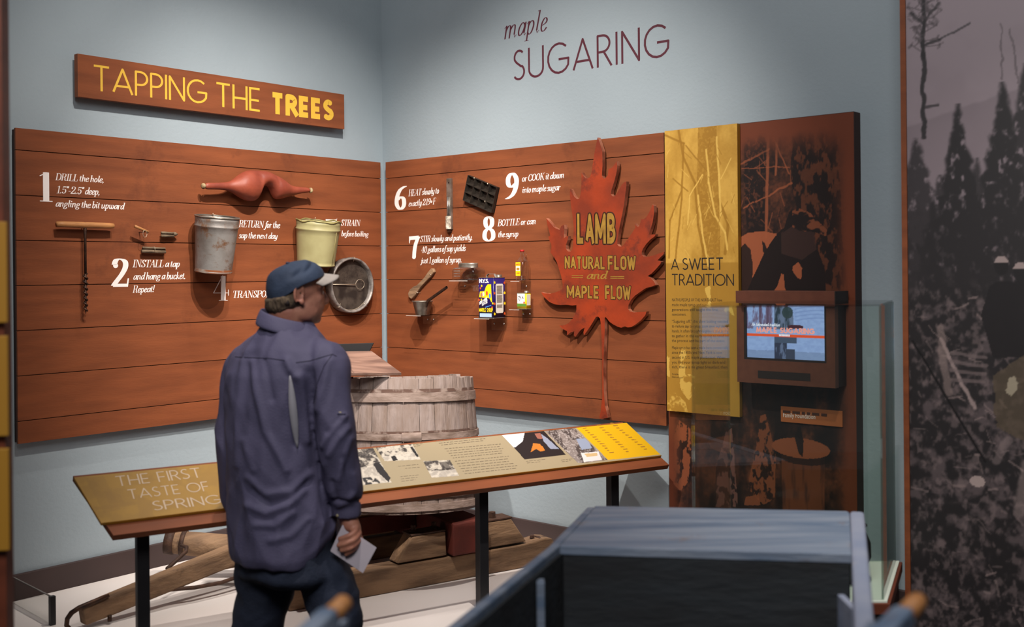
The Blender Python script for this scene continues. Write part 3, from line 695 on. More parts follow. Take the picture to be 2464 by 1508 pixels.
for i in range(len(P)-1):
    for k in range(nr):
        k2 = (k+1) % nr; fs.append((i*nr+k, (i+1)*nr+k, (i+1)*nr+k2, i*nr+k2))
fs.append(tuple(range(nr))); fs.append(tuple((len(P)-1)*nr+k for k in range(nr-1, -1, -1)))
ob = T.part('yoke_body', MB().add(vs, fs, True), M['yoke'])
ms = ob.modifiers.new('s', 'SUBSURF'); ms.levels = 2; ms.render_levels = 2
for i, lab in ((0, None), (-1, None)):
    x, za, zb = P[i]; sgn = -1 if i == 0 else 1
    T.part('end_cap', MB().ball((x+sgn*.004, -d+.02, (za+zb)/2), (.010, .015, .014)), M['bone'])
T.part('hanger', MB().tube([(P[6][0], -TH-.004, P[6][2]+.05), (P[6][0], -d+.02, P[6][2]+.06)], .003, 6), M['iron'])
T.part('hanger', MB().tube([(P[-3][0], -TH-.004, P[-3][2]+.01), (P[-3][0], -d+.02, P[-3][2]+.02)], .003, 6), M['iron'])

# auger
d = TH+.035
T = Thing('hand_auger', 'T-handled wood auger with a long twisted iron bit under step 1', 'auger', L, wallorg(L, d, 205, 541))
x0, z0 = hit(L, d, 136, 540.5); x1, z1 = hit(L, d, 273, 542.5); zc = (z0+z1)/2; r = .0125
T.part('handle', MB().tube([(x0, -d, zc), (x0+.03, -d, zc+.001), ((x0+x1)/2, -d, zc), (x1-.02, -d, zc), (x1, -d, zc)], [r*.95, r, r*1.08, r, r*.85], 14), M['wood_lt'])
xs, zt = hit(L, d, 204.5, 534); _, zm = hit(L, d, 205, 658); _, zb = hit(L, d, 206, 755)
T.part('shank', MB().tube([(xs, -d, zt), (xs, -d, zc-.02), (xs, -d, zc-.05), (xs, -d, zm)], [.004, .007, .0055, .0055], 10), M['iron'])
mb = MB(); mb.tube([(xs, -d, zm+.01), (xs, -d, zb+.02), (xs, -d, zb)], [.005, .004, .001], 8)
hp = []; nt = 7*16
for i in range(nt+1):
    a = 2*math.pi*i/16; f = i/nt; rr = .0085*(1-.25*f)
    hp.append((xs+rr*math.cos(a), -d+rr*math.sin(a), zm+(zb+.012-zm)*f))
mb.tube(hp, .0036, 6)
T.part('twisted_bit', mb, M['iron'])
T.part('hanger', MB().tube([(xs+.002, -TH-.0008, zc-.012), (xs+.002, -d-.004, zc-.012)], .002, 6), M['wire'])

# taps
def stick(T, name, fr, d, a, b, r0, r1, m, n=8, sq=None):
    xa, za = hit(fr, d, *a); xb, zb = hit(fr, d, *b)
    return T.part(name, MB().tube([(xa, -d, za), (xa*.7+xb*.3, -d-.001, za*.7+zb*.3), ((xa+xb)/2, -d, (za+zb)/2), (xb, -d, zb)], [r0, r0*1.05, (r0+r1)/2, r1], n, sq=sq), m)
d = TH+.05
T = Thing('sap_spile', 'light wooden sap spile hung at an angle with a twist of wire', 'sap tap', L, wallorg(L, d, 340, 552), group='wooden sap taps')
stick(T, 'spout', L, d, (324, 544), (357, 558), .0065, .006, M['wood_lt'])
xw, zw = hit(L, d, 347, 562)
T.part('wire', MB().tube([(xw+.02*math.cos(t)*.5, -d-.006, zw+.016*math.sin(t)) for t in np.linspace(0, 6.3, 16)]+[(xw+.03, -TH-.002, zw+.02), (xw+.045, -TH-.002, zw+.004)], .0009, 5), M['wire'])
T.part('nail', MB().tube([(xw+.004, -TH-.0008, zw+.008), (xw+.004, -d, zw+.008)], .002, 6), M['iron'])
d = TH+.022
T = Thing('sap_spile', 'short grey grooved sap spile with a pointed right end', 'sap tap', L, wallorg(L, d, 405, 562), group='wooden sap taps')
stick(T, 'lower_lip', L, d, (388, 567), (418, 568), .0065, .006, M['wood_grey'], 8)
stick(T, 'upper_lip', L, d, (388, 559.5), (418, 561), .0055, .005, M['wood_grey'], 8)
stick(T, 'trough', L, d-.007, (388, 563.5), (420, 564.5), .006, .006, M['iron'], 6)
x, z = hit(L, d, 424, 563)
T.part('pointed_tip', MB().tube([(x-.014, -d, z), (x-.004, -d, z), (x+.008, -d, z-.001)], [.010, .0095, .002], 10), M['wood_grey'])
T.part('nail', MB().tube([(x-.03, -TH-.0008, z), (x-.03, -d+.006, z)], .002, 6), M['iron'])
T = Thing('sap_spile', 'long split brown sap spile lying level just above step 2', 'sap tap', L, wallorg(L, d, 370, 602), group='wooden sap taps')
stick(T, 'lower_lip', L, d, (341, 604), (398, 606), .0072, .0068, M['wood_grey'], 8)
stick(T, 'upper_lip', L, d, (343, 595.5), (397, 598), .005, .005, M['wood_grey'], 8)
stick(T, 'trough', L, d-.008, (342, 600), (397, 602), .006, .006, M['iron'], 6)
x, z = hit(L, d, 370, 600)
T.part('wire', MB().tube([(x, -d-.009, z-.012), (x, -d-.011, z), (x, -d-.006, z+.012), (x, -TH-.001, z+.012)], .0010, 5), M['wire'])

# buckets
def bucket(label, d, pc, rt, rb, h, m, mr, tilt, wavy=False):
    o = wallorg(L, d, *pc)      # centre of the rim
    T = Thing('sap_bucket', label, 'bucket', L, o-Vector((0, 0, h)), group='sap buckets')
    Mx = Matrix.Translation(o)@Matrix.Rotation(tilt, 4, 'X')
    t = .0015
    def R_(z): return rt+(rb-rt)*(-z/h)
    pr_ = [(0, -h+.004), (rb-.006, -h+.004), (rb, -h), (rb+.002, -h-.001), (rb+.002, -h+.006), (rb, -h+.008)]+[(R_(z), z) for z in np.linspace(-h+.02, -.052, 8)]
    pr_ += [(R_(-.046)+.0035, -.047), (R_(-.044)+.0035, -.043), (R_(-.04), -.039), (R_(-.02), -.02), (rt, -.004)]
    pr_ += [(rt-t, -.004)]+[(R_(z)-t, z) for z in np.linspace(-.02, -h+.02, 6)]+[(rb-t, -h+.006), (0, -h+.006)]
    T.part('bucket_body', MB().lathe(pr_, 48, Mx), m, recalc=False)
    if wavy: T.part('rim', MB().tube([Mx@Vector((rt*math.cos(a), rt*math.sin(a), -.003+.0035*math.sin(a*5+1)+.002*math.sin(9*a))) for a in np.linspace(0, 2*math.pi, 49)], .0036, 6, cap=False), mr)
    else: T.part('rim', MB().tube([Mx@Vector((rt*math.cos(a), rt*math.sin(a), -.002)) for a in np.linspace(0, 2*math.pi, 49)], .0034, 6, cap=False), mr)
    T.part('hanging_nail', MB().tube([(o.x-.03, -TH-.0008, o.z+.006), (o.x-.03, -d-.01, o.z+.006), (o.x-.03, -d-.01, o.z+.014)], .0016, 6), M['wire'])
    return T, Mx
T, Mx = bucket('tall dull galvanised sap bucket, rusty at the bottom', TH+.126, (523, 520.5), .1005, .083, .258, M['galv'], M['tin'], math.radians(8))
T.part('rust_band', MB().lathe([(.0858, -.205), (.0849, -.226), (.0838, -.24), (.0852, -.2575)], 48, Mx), M['galvrust'], recalc=False)
T, Mx = bucket('pale green enamelled sap bucket with a bent rim', TH+.130, (767, 530), .1125, .094, .226, M['green'], M['greenrim'], math.radians(7), True)
a = math.radians(-72)
T.part('side_seam', MB().tube([Mx@Vector((math.cos(a)*(r+.0008), math.sin(a)*(r+.0008), z)) for r, z in ((.109, -.045), (.0945, -.222))], .0013, 5), M['greenrim'])

# round strainer
d = TH+.058
o = wallorg(L, d, 849.5, 686)
T = Thing('sap_strainer', 'round perforated metal strainer in a deep rim right of the cap', 'strainer', L, o)
Mx = Matrix.Translation(o)@Matrix.Rotation(math.radians(90), 4, 'X')
r = .145
T.part('rim', MB().lathe([(r-.012, -.050), (r, -.052), (r+.002, -.02), (r+.001, 0), (r-.005, .002), (r-.009, 0), (r-.012, -.018), (r-.012, -.050)], 64, Mx), M['rim'], recalc=False)
mb = MB(); mb.lathe([(0, -.024), (r-.011, -.024)], 64, Mx); T.part('screen', mb, M['mesh'], recalc=False)
mb = MB()
random.seed(3)
for i in range(240):
    a = random.uniform(-.3, math.pi+.2); q = (r-.022)*math.sqrt(random.random()); p = Mx@Vector((q*math.cos(a), q*math.sin(a), -.0235))
    mb.add([(p.x+.0016*math.cos(t), p.y, p.z+.0016*math.sin(t)) for t in np.linspace(0, 2*math.pi, 7)[:-1]], [(0, 1, 2, 3, 4, 5)])
T.part('perforations', mb, M['kioskdark'], recalc=False, kind='stuff')
T.part('pin', MB().tube([Mx@Vector((-.128, .006, -.019)), Mx@Vector((.03, .004, -.013))], .0022, 6), M['wire'])
T.part('wire_ring', MB().tube([Mx@Vector((.06+.03*math.cos(a), .004+.026*math.sin(a), -.013)) for a in np.linspace(0, 6.2832, 25)], .0011, 5, cap=False), M['wire'])
T.part('wire', MB().tube([Mx@Vector(((r-.014)*math.cos(a), (r-.014)*math.sin(a), -.02)) for a in np.linspace(math.pi*.98, math.pi*1.75, 20)], .0014, 5), M['wire'])
for a in (1.5, 4.0, 5.4):
    T.part('wire_clip', MB().tube([Mx@Vector(((r+.003)*math.cos(a), (r+.003)*math.sin(a), -.050)), Mx@Vector(((r+.003)*math.cos(a), (r+.003)*math.sin(a), .004)), Mx@Vector(((r-.02)*math.cos(a), (r-.02)*math.sin(a), -.006))], .0012, 5), M['wire'])

# ------------------------------------------------------------------ things on the right panel
# thermometer
d = TH+.0165
T = Thing('candy_thermometer', 'narrow metal syrup thermometer hanging between step 6 and the mold', 'thermometer', R, wallorg(R, d, 1079, 490))
x0, z0 = hit(R, d, 1074, 555); x1, z1 = hit(R, d, 1084, 428.5); w_ = x1-x0
xc = (x0+x1)/2
T.part('back_plate', MB().box(xc-w_/2, xc+w_/2, -d+.003, -TH-.0008, z0+.006, z1), M['tin'], bevel=.001)
zt = hit(R, d, 1079, 474)[1]
T.part('guard', MB().lathe([(w_*.43, z0+.008), (w_*.46, z0+.02), (w_*.46, z0+.075)], 20, Matrix.Translation((xc, -d, 0))), M['flake'], recalc=False, label='battered bright lower guard')
T.part('glass_tube', MB().tube([(xc-.004, -d, z0+.075), (xc-.004, -d, zt)], .0035, 10), M['steel'])
T.part('side_rail', MB().tube([(xc+.006, -d, z0+.07), (xc+.006, -d, zt)], .0022, 6), M['steel'])
T.part('foot', MB().box(xc-.006, xc+.009, -d-.004, -TH-.0008, z0-.008, z0+.006), M['iron'])
mb = MB(); p = (xc, z1-.022); mb.prism(ell(p, .004, .004, 12), -d+.003, -d+.0022); T.part('hole', mb, M['kioskdark'])
# mold tray
d = TH+.026
tl = hit(R, d, 1125.7, 421.5); tr = hit(R, d, 1197, 452); brr = hit(R, d, 1182, 511.5); bll = hit(R, d, 1115.8, 482.5)
o = Vector(((tl[0]+brr[0])/2, -d, (tl[1]+brr[1])/2))
T = Thing('sugar_mold', 'dark metal maple sugar mold with twelve square wells, hung tilted', 'mold', R, o)
u = ((Vector(tr)-Vector(tl))+(Vector(brr)-Vector(bll)))/2; v = ((Vector(bll)-Vector(tl))+(Vector(brr)-Vector(tr)))/2
base = Vector((o.x, o.z))-u/2-v/2
def mp(a, b, y): q = base+u*a+v*b; return (q.x, y, q.y)
yb = -TH-.003; yf = -d
mb = MB()
mb.add([mp(0, 0, yb), mp(1, 0, yb), mp(1, 1, yb), mp(0, 1, yb), mp(0, 0, yb+.002), mp(1, 0, yb+.002), mp(1, 1, yb+.002), mp(0, 1, yb+.002)], [(0, 3, 2, 1), (4, 5, 6, 7), (0, 1, 5, 4), (1, 2, 6, 5), (2, 3, 7, 6), (3, 0, 4, 7)])
T.part('back_sheet', mb, M['mold'])
for j in range(3):
    for i in range(4):
        mb = MB(); e = .06; a0, a1 = (i+e*.5)/4, (i+1-e*.5)/4; b0, b1 = (j+e*.5)/3, (j+1-e*.5)/3
        ai0, ai1 = (i+.17)/4, (i+.83)/4; bi0, bi1 = (j+.17)/3, (j+.83)/3
        mb.add([mp(a0, b0, yf), mp(a1, b0, yf), mp(a1, b1, yf), mp(a0, b1, yf), mp(ai0, bi0, yb-.003), mp(ai1, bi0, yb-.003), mp(ai1, bi1, yb-.003), mp(ai0, bi1, yb-.003),
                mp(a0, b0, yb-.0006), mp(a1, b0, yb-.0006), mp(a1, b1, yb-.0006), mp(a0, b1, yb-.0006)],
               [(0, 1, 5, 4), (1, 2, 6, 5), (2, 3, 7, 6), (3, 0, 4, 7), (4, 5, 6, 7), (0, 8, 9, 1), (1, 9, 10, 2), (2, 10, 11, 3), (3, 11, 8, 0)])
        T.part('well', mb, M['mold'], recalc=False)
def rib(a, b, wd):
    A = Vector(mp(*a, yf)); B = Vector(mp(*b, yf)); n = (B-A).normalized().cross(Vector((0, 1, 0)))*wd
    return MB().add([A-n, B-n, B+n, A+n, (A-n)+Vector((0, .0185, 0)), (B-n)+Vector((0, .0185, 0)), (B+n)+Vector((0, .0185, 0)), (A+n)+Vector((0, .0185, 0))], [(0, 1, 2, 3), (4, 7, 6, 5), (0, 4, 5, 1), (1, 5, 6, 2), (2, 6, 7, 3), (3, 7, 4, 0)])
for i in range(5): T.part('divider', rib((i/4, 0), (i/4, 1), .0014), M['mold'])
for j in range(4): T.part('divider', rib((0, j/3), (1, j/3), .0014), M['mold'])
for a, b in ((.24, 0), (.71, 0), (.74, .69)):
    q = mp(a, b, yf-.003); T.part('hook', MB().ball(q, (.0026, .003, .005), 8, 6), M['wire'])

# paddle
d = TH+.014
T = Thing('stirring_paddle', 'old dark wooden stirring paddle leaning over the small dipper', 'paddle', R, wallorg(R, d, 1013, 685))
out = [(1043, 645.5), (1045.5, 654), (1036, 667), (1024, 679), (1011.5, 693), (1007, 700), (1000, 711), (991, 719), (985, 715), (983, 706), (988, 696), (997, 688.5), (1003, 687), (1013, 677), (1022, 668), (1030, 656), (1038, 646)]
P = [hit(R, d, *p) for p in out]
if area2(P) < 0: P = P[::-1]
ob = T.part('paddle_body', MB().prism(P, -TH-.002, -d-.006), M['wood_old'], bevel=.0035)
for p in ((1037, 660), (1005, 703)):
    x, z = hit(R, d, *p); T.part('wire_clip', MB().tube([(x-.006, -TH-.001, z+.006), (x-.004, -d-.009, z+.003), (x+.005, -d-.009, z-.002), (x+.008, -TH-.001, z-.003)], .0012, 6), M['wire'])

# acrylic shelves and what stands on them
M['glint'] = mat('edge_glint', (214, 208, 200), .3)  # glint painted as a pale strip along each shelf's front edge
def shelf(label, pxa, pxb, py, depth, drop, screws, dd=TH):
    """clear L bracket: plate out from the wall and a back tab"""
    xa, _ = hit(R, dd+.004, pxa, py); xb, z = hit(R, dd+.004, pxb, py)
    T = Thing('acrylic_shelf', label, 'shelf', R, ((xa+xb)/2, -dd, z), group='clear acrylic shelves')
    T.part('shelf_plate', MB().box(xa, xb, -dd-depth, -dd-.0005, z-.004, z), M['glassy'], bevel=.0008)
    T.part('back_tab', MB().box(xa, xb, -dd-.0045, -dd-.0005, z-drop, z-.0045), M['glassy'], bevel=.0008)
    fe = MB(); fe.box(xa, xb, -dd-depth-.0012, -dd-depth-.0002, z-.0032, z-.0008); T.part('edge_glint', fe, M['glint'])
    for f in screws:
        Mx = Matrix.Translation((xa+(xb-xa)*f, -dd-.0045, z-drop*.5))@Matrix.Rotation(math.radians(90), 4, 'X')
        T.part('screw', MB().lathe([(0, .003), (.003, .0026), (.0045, 0)], 12, Mx), M['steel'])
    return xa, xb, z

# dipper
xa, xb, z = shelf('clear shelf holding the small dipper', 1017, 1052, 757, .125, .050, (.35, .75))
zc = z; xc_, _ = hit(R, TH+.075, 1016, 757)
o = Vector((xc_, -TH-.072, zc))
T = Thing('sap_dipper', 'small dull metal dipper with a straight tube handle', 'dipper', R, o)
hb = hit(R, TH+.075, 1016, 724)[1]-zc
Mx = Matrix.Translation(o)
rt, rb = .053, .036
T.part('cup', MB().lathe([(0, .0008), (rb-.002, .0008), (rb, .002), (rt, hb), (rt+.0025, hb+.001), (rt+.0025, hb-.003), (rt-.002, hb-.002), (rb-.002, .004), (0, .004)], 36, Mx), M['tin'], recalc=False)
h0 = Vector((o.x+.040, o.y-.012, zc+hb-.030)); x2, z2 = hit(R, TH+.09, 1075, 691)
T.part('handle', MB().tube([h0, (o.x+.055, o.y-.016, zc+hb+.002), (x2, -TH-.09, z2)], [.006, .008, .0075], 12, cap=False), M['iron'])
T.part('handle_strap', MB().tube([h0+Vector((-.004, 0, -.02)), h0, (o.x+.052, o.y-.014, zc+hb)], .0065, 6, sq=(1, .4)), M['tin'])

# big jar
xa, xb, z = shelf('clear shelf holding the empty jar', 1112, 1156, 674, .10, .058, (.15, .9))
xj0, _ = hit(R, TH+.05, 1099, 674); xj1, _ = hit(R, TH+.05, 1157, 674)
xc_ = (xj0+xj1)/2; hw = (xj1-xj0)/2*.92; hj = hit(R, TH+.05, 1127, 643)[1]-z; ht = hit(R, TH+.05, 1127, 632.5)[1]-z
o = Vector((xc_, -TH-.052, z)); T = Thing('glass_jar', 'empty square glass jar with a ribbed metal lid', 'jar', R, o)
def rr(hx, hy, r, n=5):
    out = []
    for cx, cy, a0 in ((hx-r, hy-r, 0), (-hx+r, hy-r, 90), (-hx+r, -hy+r, 180), (hx-r, -hy+r, 270)):
        for k in range(n+1):
            a = math.radians(a0+90*k/n); out.append((cx+r*math.cos(a), cy+r*math.sin(a)))
    return out
def stack(rings, M0, cap=True):
    mb = MB(); vs = []; n = len(rings[0][0])
    for pts, z in rings: vs += [M0@Vector((p[0], p[1], z)) for p in pts]
    fs = []
    for j in range(len(rings)-1):
        for i in range(n):
            i2 = (i+1) % n; fs.append((j*n+i, j*n+i2, (j+1)*n+i2, (j+1)*n+i))
    if cap: fs.append(tuple(range(n-1, -1, -1))); fs.append(tuple((len(rings)-1)*n+k for k in range(n)))
    return mb.add(vs, fs, True)
hy = .046
T.part('jar_body', stack([(rr(hw*.9, hy*.9, .012), .001), (rr(hw, hy, .014), .006), (rr(hw, hy, .014), hj-.012), (rr(hw*.93, hy*.93, .02), hj-.003), (rr(hw*.74, hy*.8, .03), hj+.001)], Matrix.Translation(o)), M['jar'], recalc=False)
lr = hw*.76
pr_ = [(0, ht)]+[(lr-.003, ht), (lr, ht-.002)]
for k in range(4): zz = ht-.005-k*.0045; pr_ += [(lr+.001, zz), (lr-.0012, zz-.0022)]
pr_ += [(lr, hj+.001), (lr-.004, hj+.001)]
T.part('jar_lid', MB().lathe(pr_, 40, Matrix.Translation(o), sy=hy/hw*1.05), M['tin'], recalc=False)
mb = MB()
for k in range(4):
    for q in range(5): mb.box(o.x-hw*.75+q*.009, o.x-hw*.75+q*.009+.007, o.y-hy-.0006, o.y-hy-.0002, z+.02+k*.013, z+.024+k*.013)
T.part('embossed_lines', mb, M['rim'], kind='stuff')

# big syrup can
xa, xb, z = shelf('clear shelf holding the tall navy can', 1182, 1218, 764, .13, .062, (.2, .85))
def can(T, o, ang, wf, ws, h, m, mt):
    """rectangular can turned by ang; local front face looks to -y"""
    Mx = Matrix.Translation(o)@Matrix.Rotation(ang, 4, 'Z')
    T.part('can_body', stack([(rr(wf/2, ws/2, .003, 2), .0006), (rr(wf/2, ws/2, .003, 2), h)], Mx), m, recalc=False)
    for zz in (.0005, h-.001):
        T.part('seam_rim', stack([(rr(wf/2+.001, ws/2+.001, .003, 2), zz), (rr(wf/2+.001, ws/2+.001, .003, 2), zz+.0025)], Mx), mt, recalc=False)
    return Mx
xcen, _ = hit(R, TH+.075, 1183, 764)
h = hit(R, TH+.09, 1187, 668)[1]-z
o = Vector((xcen, -TH-.072, z))
T = Thing('syrup_can', 'tall navy syrup can with a yellow state map and a carrying handle', 'can', R, o)
ang = math.radians(-8); wf, ws = .105, .085
ang = 0.0
wf, ws = .100, .085
Mx = can(T, o, ang, wf, ws, h, M['navy'], M['tin'])
T.part('handle', MB().tube([Mx@Vector(p) for p in ((-.03, 0, h+.001), (-.03, 0, h+.012), (-.018, 0, h+.019), (.018, 0, h+.019), (.03, 0, h+.001))], .007, 4, sq=(.25, 1.3), up=(1, 0, 0), smooth=False), M['rim'])
T.part('spout_cap', MB().lathe([(0, h+.016), (.016, h+.015), (.017, h+.002)], 20, Mx@Matrix.Translation((.03, .018, 0))), M['tin'])
# front print in local can coordinates: frame whose plane is the front face
def face(Mx, off): return Mx@Matrix.Translation(off)
def flat(T, name, Fm, pts, m, y=0.0, parent=None):
    if area2(pts) < 0: pts = pts[::-1]
    mb = MB(); mb.add([Fm@Vector((p[0], y, p[1])) for p in pts], [tuple(range(len(pts)))])
    return T.part(name, mb, m, recalc=False)
def txt(T, name, Fm, s, x0, z0, x1, h, m, y=-.001, font='cond', wx=.2, track=.2, z1=None, **kw):
    mb = MB(); lettering(mb, s, x0, z0, x1, h, y, font=font, wx=wx, track=track, z1=z1, **kw)
    mb.v = [tuple(Fm@Vector(v)) for v in mb.v]; return T.part(name, mb, m, recalc=False)
Ff = Mx@Matrix.Translation((0, -ws/2-.0006, 0))
Fs = Mx@Matrix.Translation((wf/2+.0006, 0, 0))@Matrix.Rotation(math.radians(90), 4, 'Z')
flat(T, 'state_map', Ff, [(-.046, h*.52), (-.040, h*.66), (-.01, h*.67), (0, h*.78), (.012, h*.84), (.034, h*.84), (.036, h*.6), (.040, h*.42), (.034, h*.40), (.022, h*.50)], M['yel'])
for (px_, pz_, mm) in ((-.016, .60, 'cream'), (.006, .62, 'redp'), (.026, .56, 'skyblue'), (-.030, .58, 'skin')):
    flat(T, 'printed_figure', Ff, [(px_+p[0], h*pz_+p[1]) for p in ell((0, 0), .007, .012, 8)], M[mm], y=-.0006)
txt(T, 'lettering', Ff, 'N.Y.S.', -.040, h*.875, .018, .020, M['white_ink'], track=.1)
txt(T, 'lettering', Ff, 'NEW YORK', -.042, h*.33, .008, .016, M['white_ink'], z1=h*.45, wx=.24)
txt(T, 'lettering', Ff, 'STATE', -.026, h*.30, .010, .014, M['white_ink'], z1=h*.38, wx=.24)
txt(T, 'lettering', Ff, 'MAPLE SYRUP' if False else 'MAPLE S', -.045, h*.155, .012, .020, M['yel'], wx=.2, track=.16)
txt(T, 'lettering', Ff, 'YRUP', .014, h*.155, .044, .020, M['yel'], wx=.2, track=.16)
flat(T, 'blue_label', Ff, [(-.042, h*.035), (.036, h*.035), (.036, h*.125), (-.042, h*.125)], M['lbl_blue'])
flat(T, 'script_line', Ff, [(-.005, h*.262), (.034, h*.315), (.034, h*.335), (-.005, h*.285)], M['skyblue'])
def leaflet(cx, cz, s): return [(cx+s*x, cz+s*z) for x, z in ((0, 1), (.25, .4), (.8, .5), (.5, 0), (.7, -.5), (.1, -.4), (0, -.9), (-.1, -.4), (-.7, -.5), (-.5, 0), (-.8, .5), (-.25, .4))]
for px_, pz_, k in ((-.036, .74, 'redp'), (-.028, .80, 'yel'), (-.046, .45, 'redp'), (-.03, .46, 'yel'), (.040, .27, 'redp'), (.044, .37, 'yel')):
    flat(T, 'printed_leaf', Ff, leaflet(px_, h*pz_, .008), M[k], y=-.0003)
flat(T, 'text_label', Fs, [(-.028, h*.16), (-.022, h*.13), (.022, h*.13), (.028, h*.16), (.028, h*.82), (.022, h*.85), (-.022, h*.85), (-.028, h*.82)], M['cream'])
mb = MB(); random.seed(5)
for k in range(26):
    zz = h*(.26+.55*k/26)
    if k in (4, 5, 15): continue
    q = [Fs@Vector(p) for p in ((-.021, -.0006, zz), (.021-random.random()*.008, -.0006, zz), (.021-random.random()*.002, -.0006, zz+.0022), (-.021, -.0006, zz+.0022))]
    mb.add(q, [(0, 1, 2, 3)])
T.part('fine_print', mb, M['grey_ink'], recalc=False, kind='stuff')
for px_, pz_, k in ((-.036, .88, 'yel'), (.037, .87, 'redp'), (-.037, .11, 'yel'), (.037, .11, 'redp'), (-.038, .62, 'redp'), (.038, .62, 'yel'), (-.038, .36, 'redp'), (.038, .36, 'yel')):
    flat(T, 'printed_leaf', Fs, leaflet(px_, h*pz_, .010), M[k], y=-.0003)

# bottle
xa, xb, z = shelf('clear shelf holding the glass syrup bottle', 1256, 1277, 675, .09, .055, (.5,))
xcen, _ = hit(R, TH+.045, 1257, 675); o = Vector((xcen, -TH-.045, z))
s = (hit(R, TH+.045, 1257, 601)[1]-z)
T = Thing('syrup_bottle', 'slim clear glass syrup bottle with a red cap and yellow label', 'bottle', R, o)
hw = .026
T.part('glass_body', stack([(rr(hw*.92, hw*.85, .01), .001), (rr(hw, hw*.92, .012), .004), (rr(hw, hw*.92, .012), s*.58), (rr(hw*.9, hw*.84, .016), s*.66), (rr(hw*.6, hw*.58, .014), s*.73), (rr(hw*.40, hw*.40, .0098), s*.79), (rr(hw*.36, hw*.36, .009), s*.94)], Matrix.Translation(o)), M['jar'], recalc=False)
T.part('cap', MB().lathe([(0, s), (.0098, s), (.0105, s-.002), (.0105, s*.94), (.006, s*.94)], 20, Matrix.Translation(o)), M['cap_red'], recalc=False)
T.part('ring_handle', MB().tube([o+Vector((.016+.010*math.cos(a), 0, s*.84+.010*math.sin(a))) for a in np.linspace(2.6, 8.6, 16)], .003, 8), M['jar'])
Fb = Matrix.Translation(o+Vector((0, -hw*.92-.001, 0)))
flat(T, 'label', Fb, [(-.021, s*.16), (.009, s*.16), (.009, s*.60), (-.021, s*.60)], M['yel'])
flat(T, 'label_picture', Fb, [(-.020, s*.32), (.008, s*.32), (.008, s*.48), (-.020, s*.48)], M['cream'], y=-.0004)
txt(T, 'label_lettering', Fb, 'MAPLE', -.017, s*.50, .006, .009, M['redp'], wx=.22, y=-.0006)
txt(T, 'label_lettering', Fb, 'SYRUP' if False else 'SYRUP', -.015, s*.22, .004, .007, M['redp'], wx=.2, y=-.0006)
flat(T, 'label_oval', Fb, ell((-.006, s*.385), .010, .006, 12), M['yellowedge'], y=-.0007)

# small can
xa, xb, z = shelf('clear shelf holding the small yellow and white can', 1256, 1280, 743, .10, .050, (.15, .8))
xcen, _ = hit(R, TH+.05, 1261, 743); o = Vector((xcen, -TH-.05, z)); h = hit(R, TH+.06, 1260, 705)[1]-z
T = Thing('syrup_can', 'small yellow, white and green syrup can with a round cap', 'can', R, o)
wf, ws = .058, .036; Mx = can(T, o, 0.0, wf, ws, h, M['yel'], M['tin'])
T.part('spout_cap', MB().lathe([(0, h+.012), (.0105, h+.0115), (.0115, h+.002)], 18, Mx@Matrix.Translation((.012, .004, 0))), M['tin'])
Ff = Mx@Matrix.Translation((0, -ws/2-.0006, 0)); Fs = Mx@Matrix.Translation((wf/2+.0006, 0, 0))@Matrix.Rotation(math.radians(90), 4, 'Z')
flat(T, 'white_picture', Ff, [(-wf*.46, h*.36), (wf*.36, h*.36), (wf*.36, h*.97), (-wf*.46, h*.97)], M['white_ink'])
flat(T, 'green_band', Ff, [(-wf*.48, h*.18), (wf*.48, h*.18), (wf*.48, h*.34), (-wf*.48, h*.34)], M['lbl_green'])
flat(T, 'printed_leaf', Ff, leaflet(wf*.28, h*.42, .008), M['redp'], y=-.0004)
mb = MB()
for p, q in (((-.018, .55), (-.012, .85)), ((-.012, .5), (-.006, .8)), ((.002, .62), (.010, .78)), ((.004, .8), (.014, .66)), ((-.022, .82), (-.004, .74))):
    a = Vector((p[0], -.0005, h*p[1])); b = Vector((q[0], -.0005, h*q[1])); n_ = (b-a).cross(Vector((0, 1, 0))).normalized()*.0012
    mb.add([Ff@(a-n_), Ff@(b-n_), Ff@(b+n_), Ff@(a+n_)], [(0, 1, 2, 3)])
T.part('line_drawing', mb, M['black_ink'], recalc=False)
flat(T, 'text_label', Fs, [(-ws*.38, h*.25), (ws*.38, h*.25), (ws*.38, h*.93), (-ws*.38, h*.93)], M['cream'])

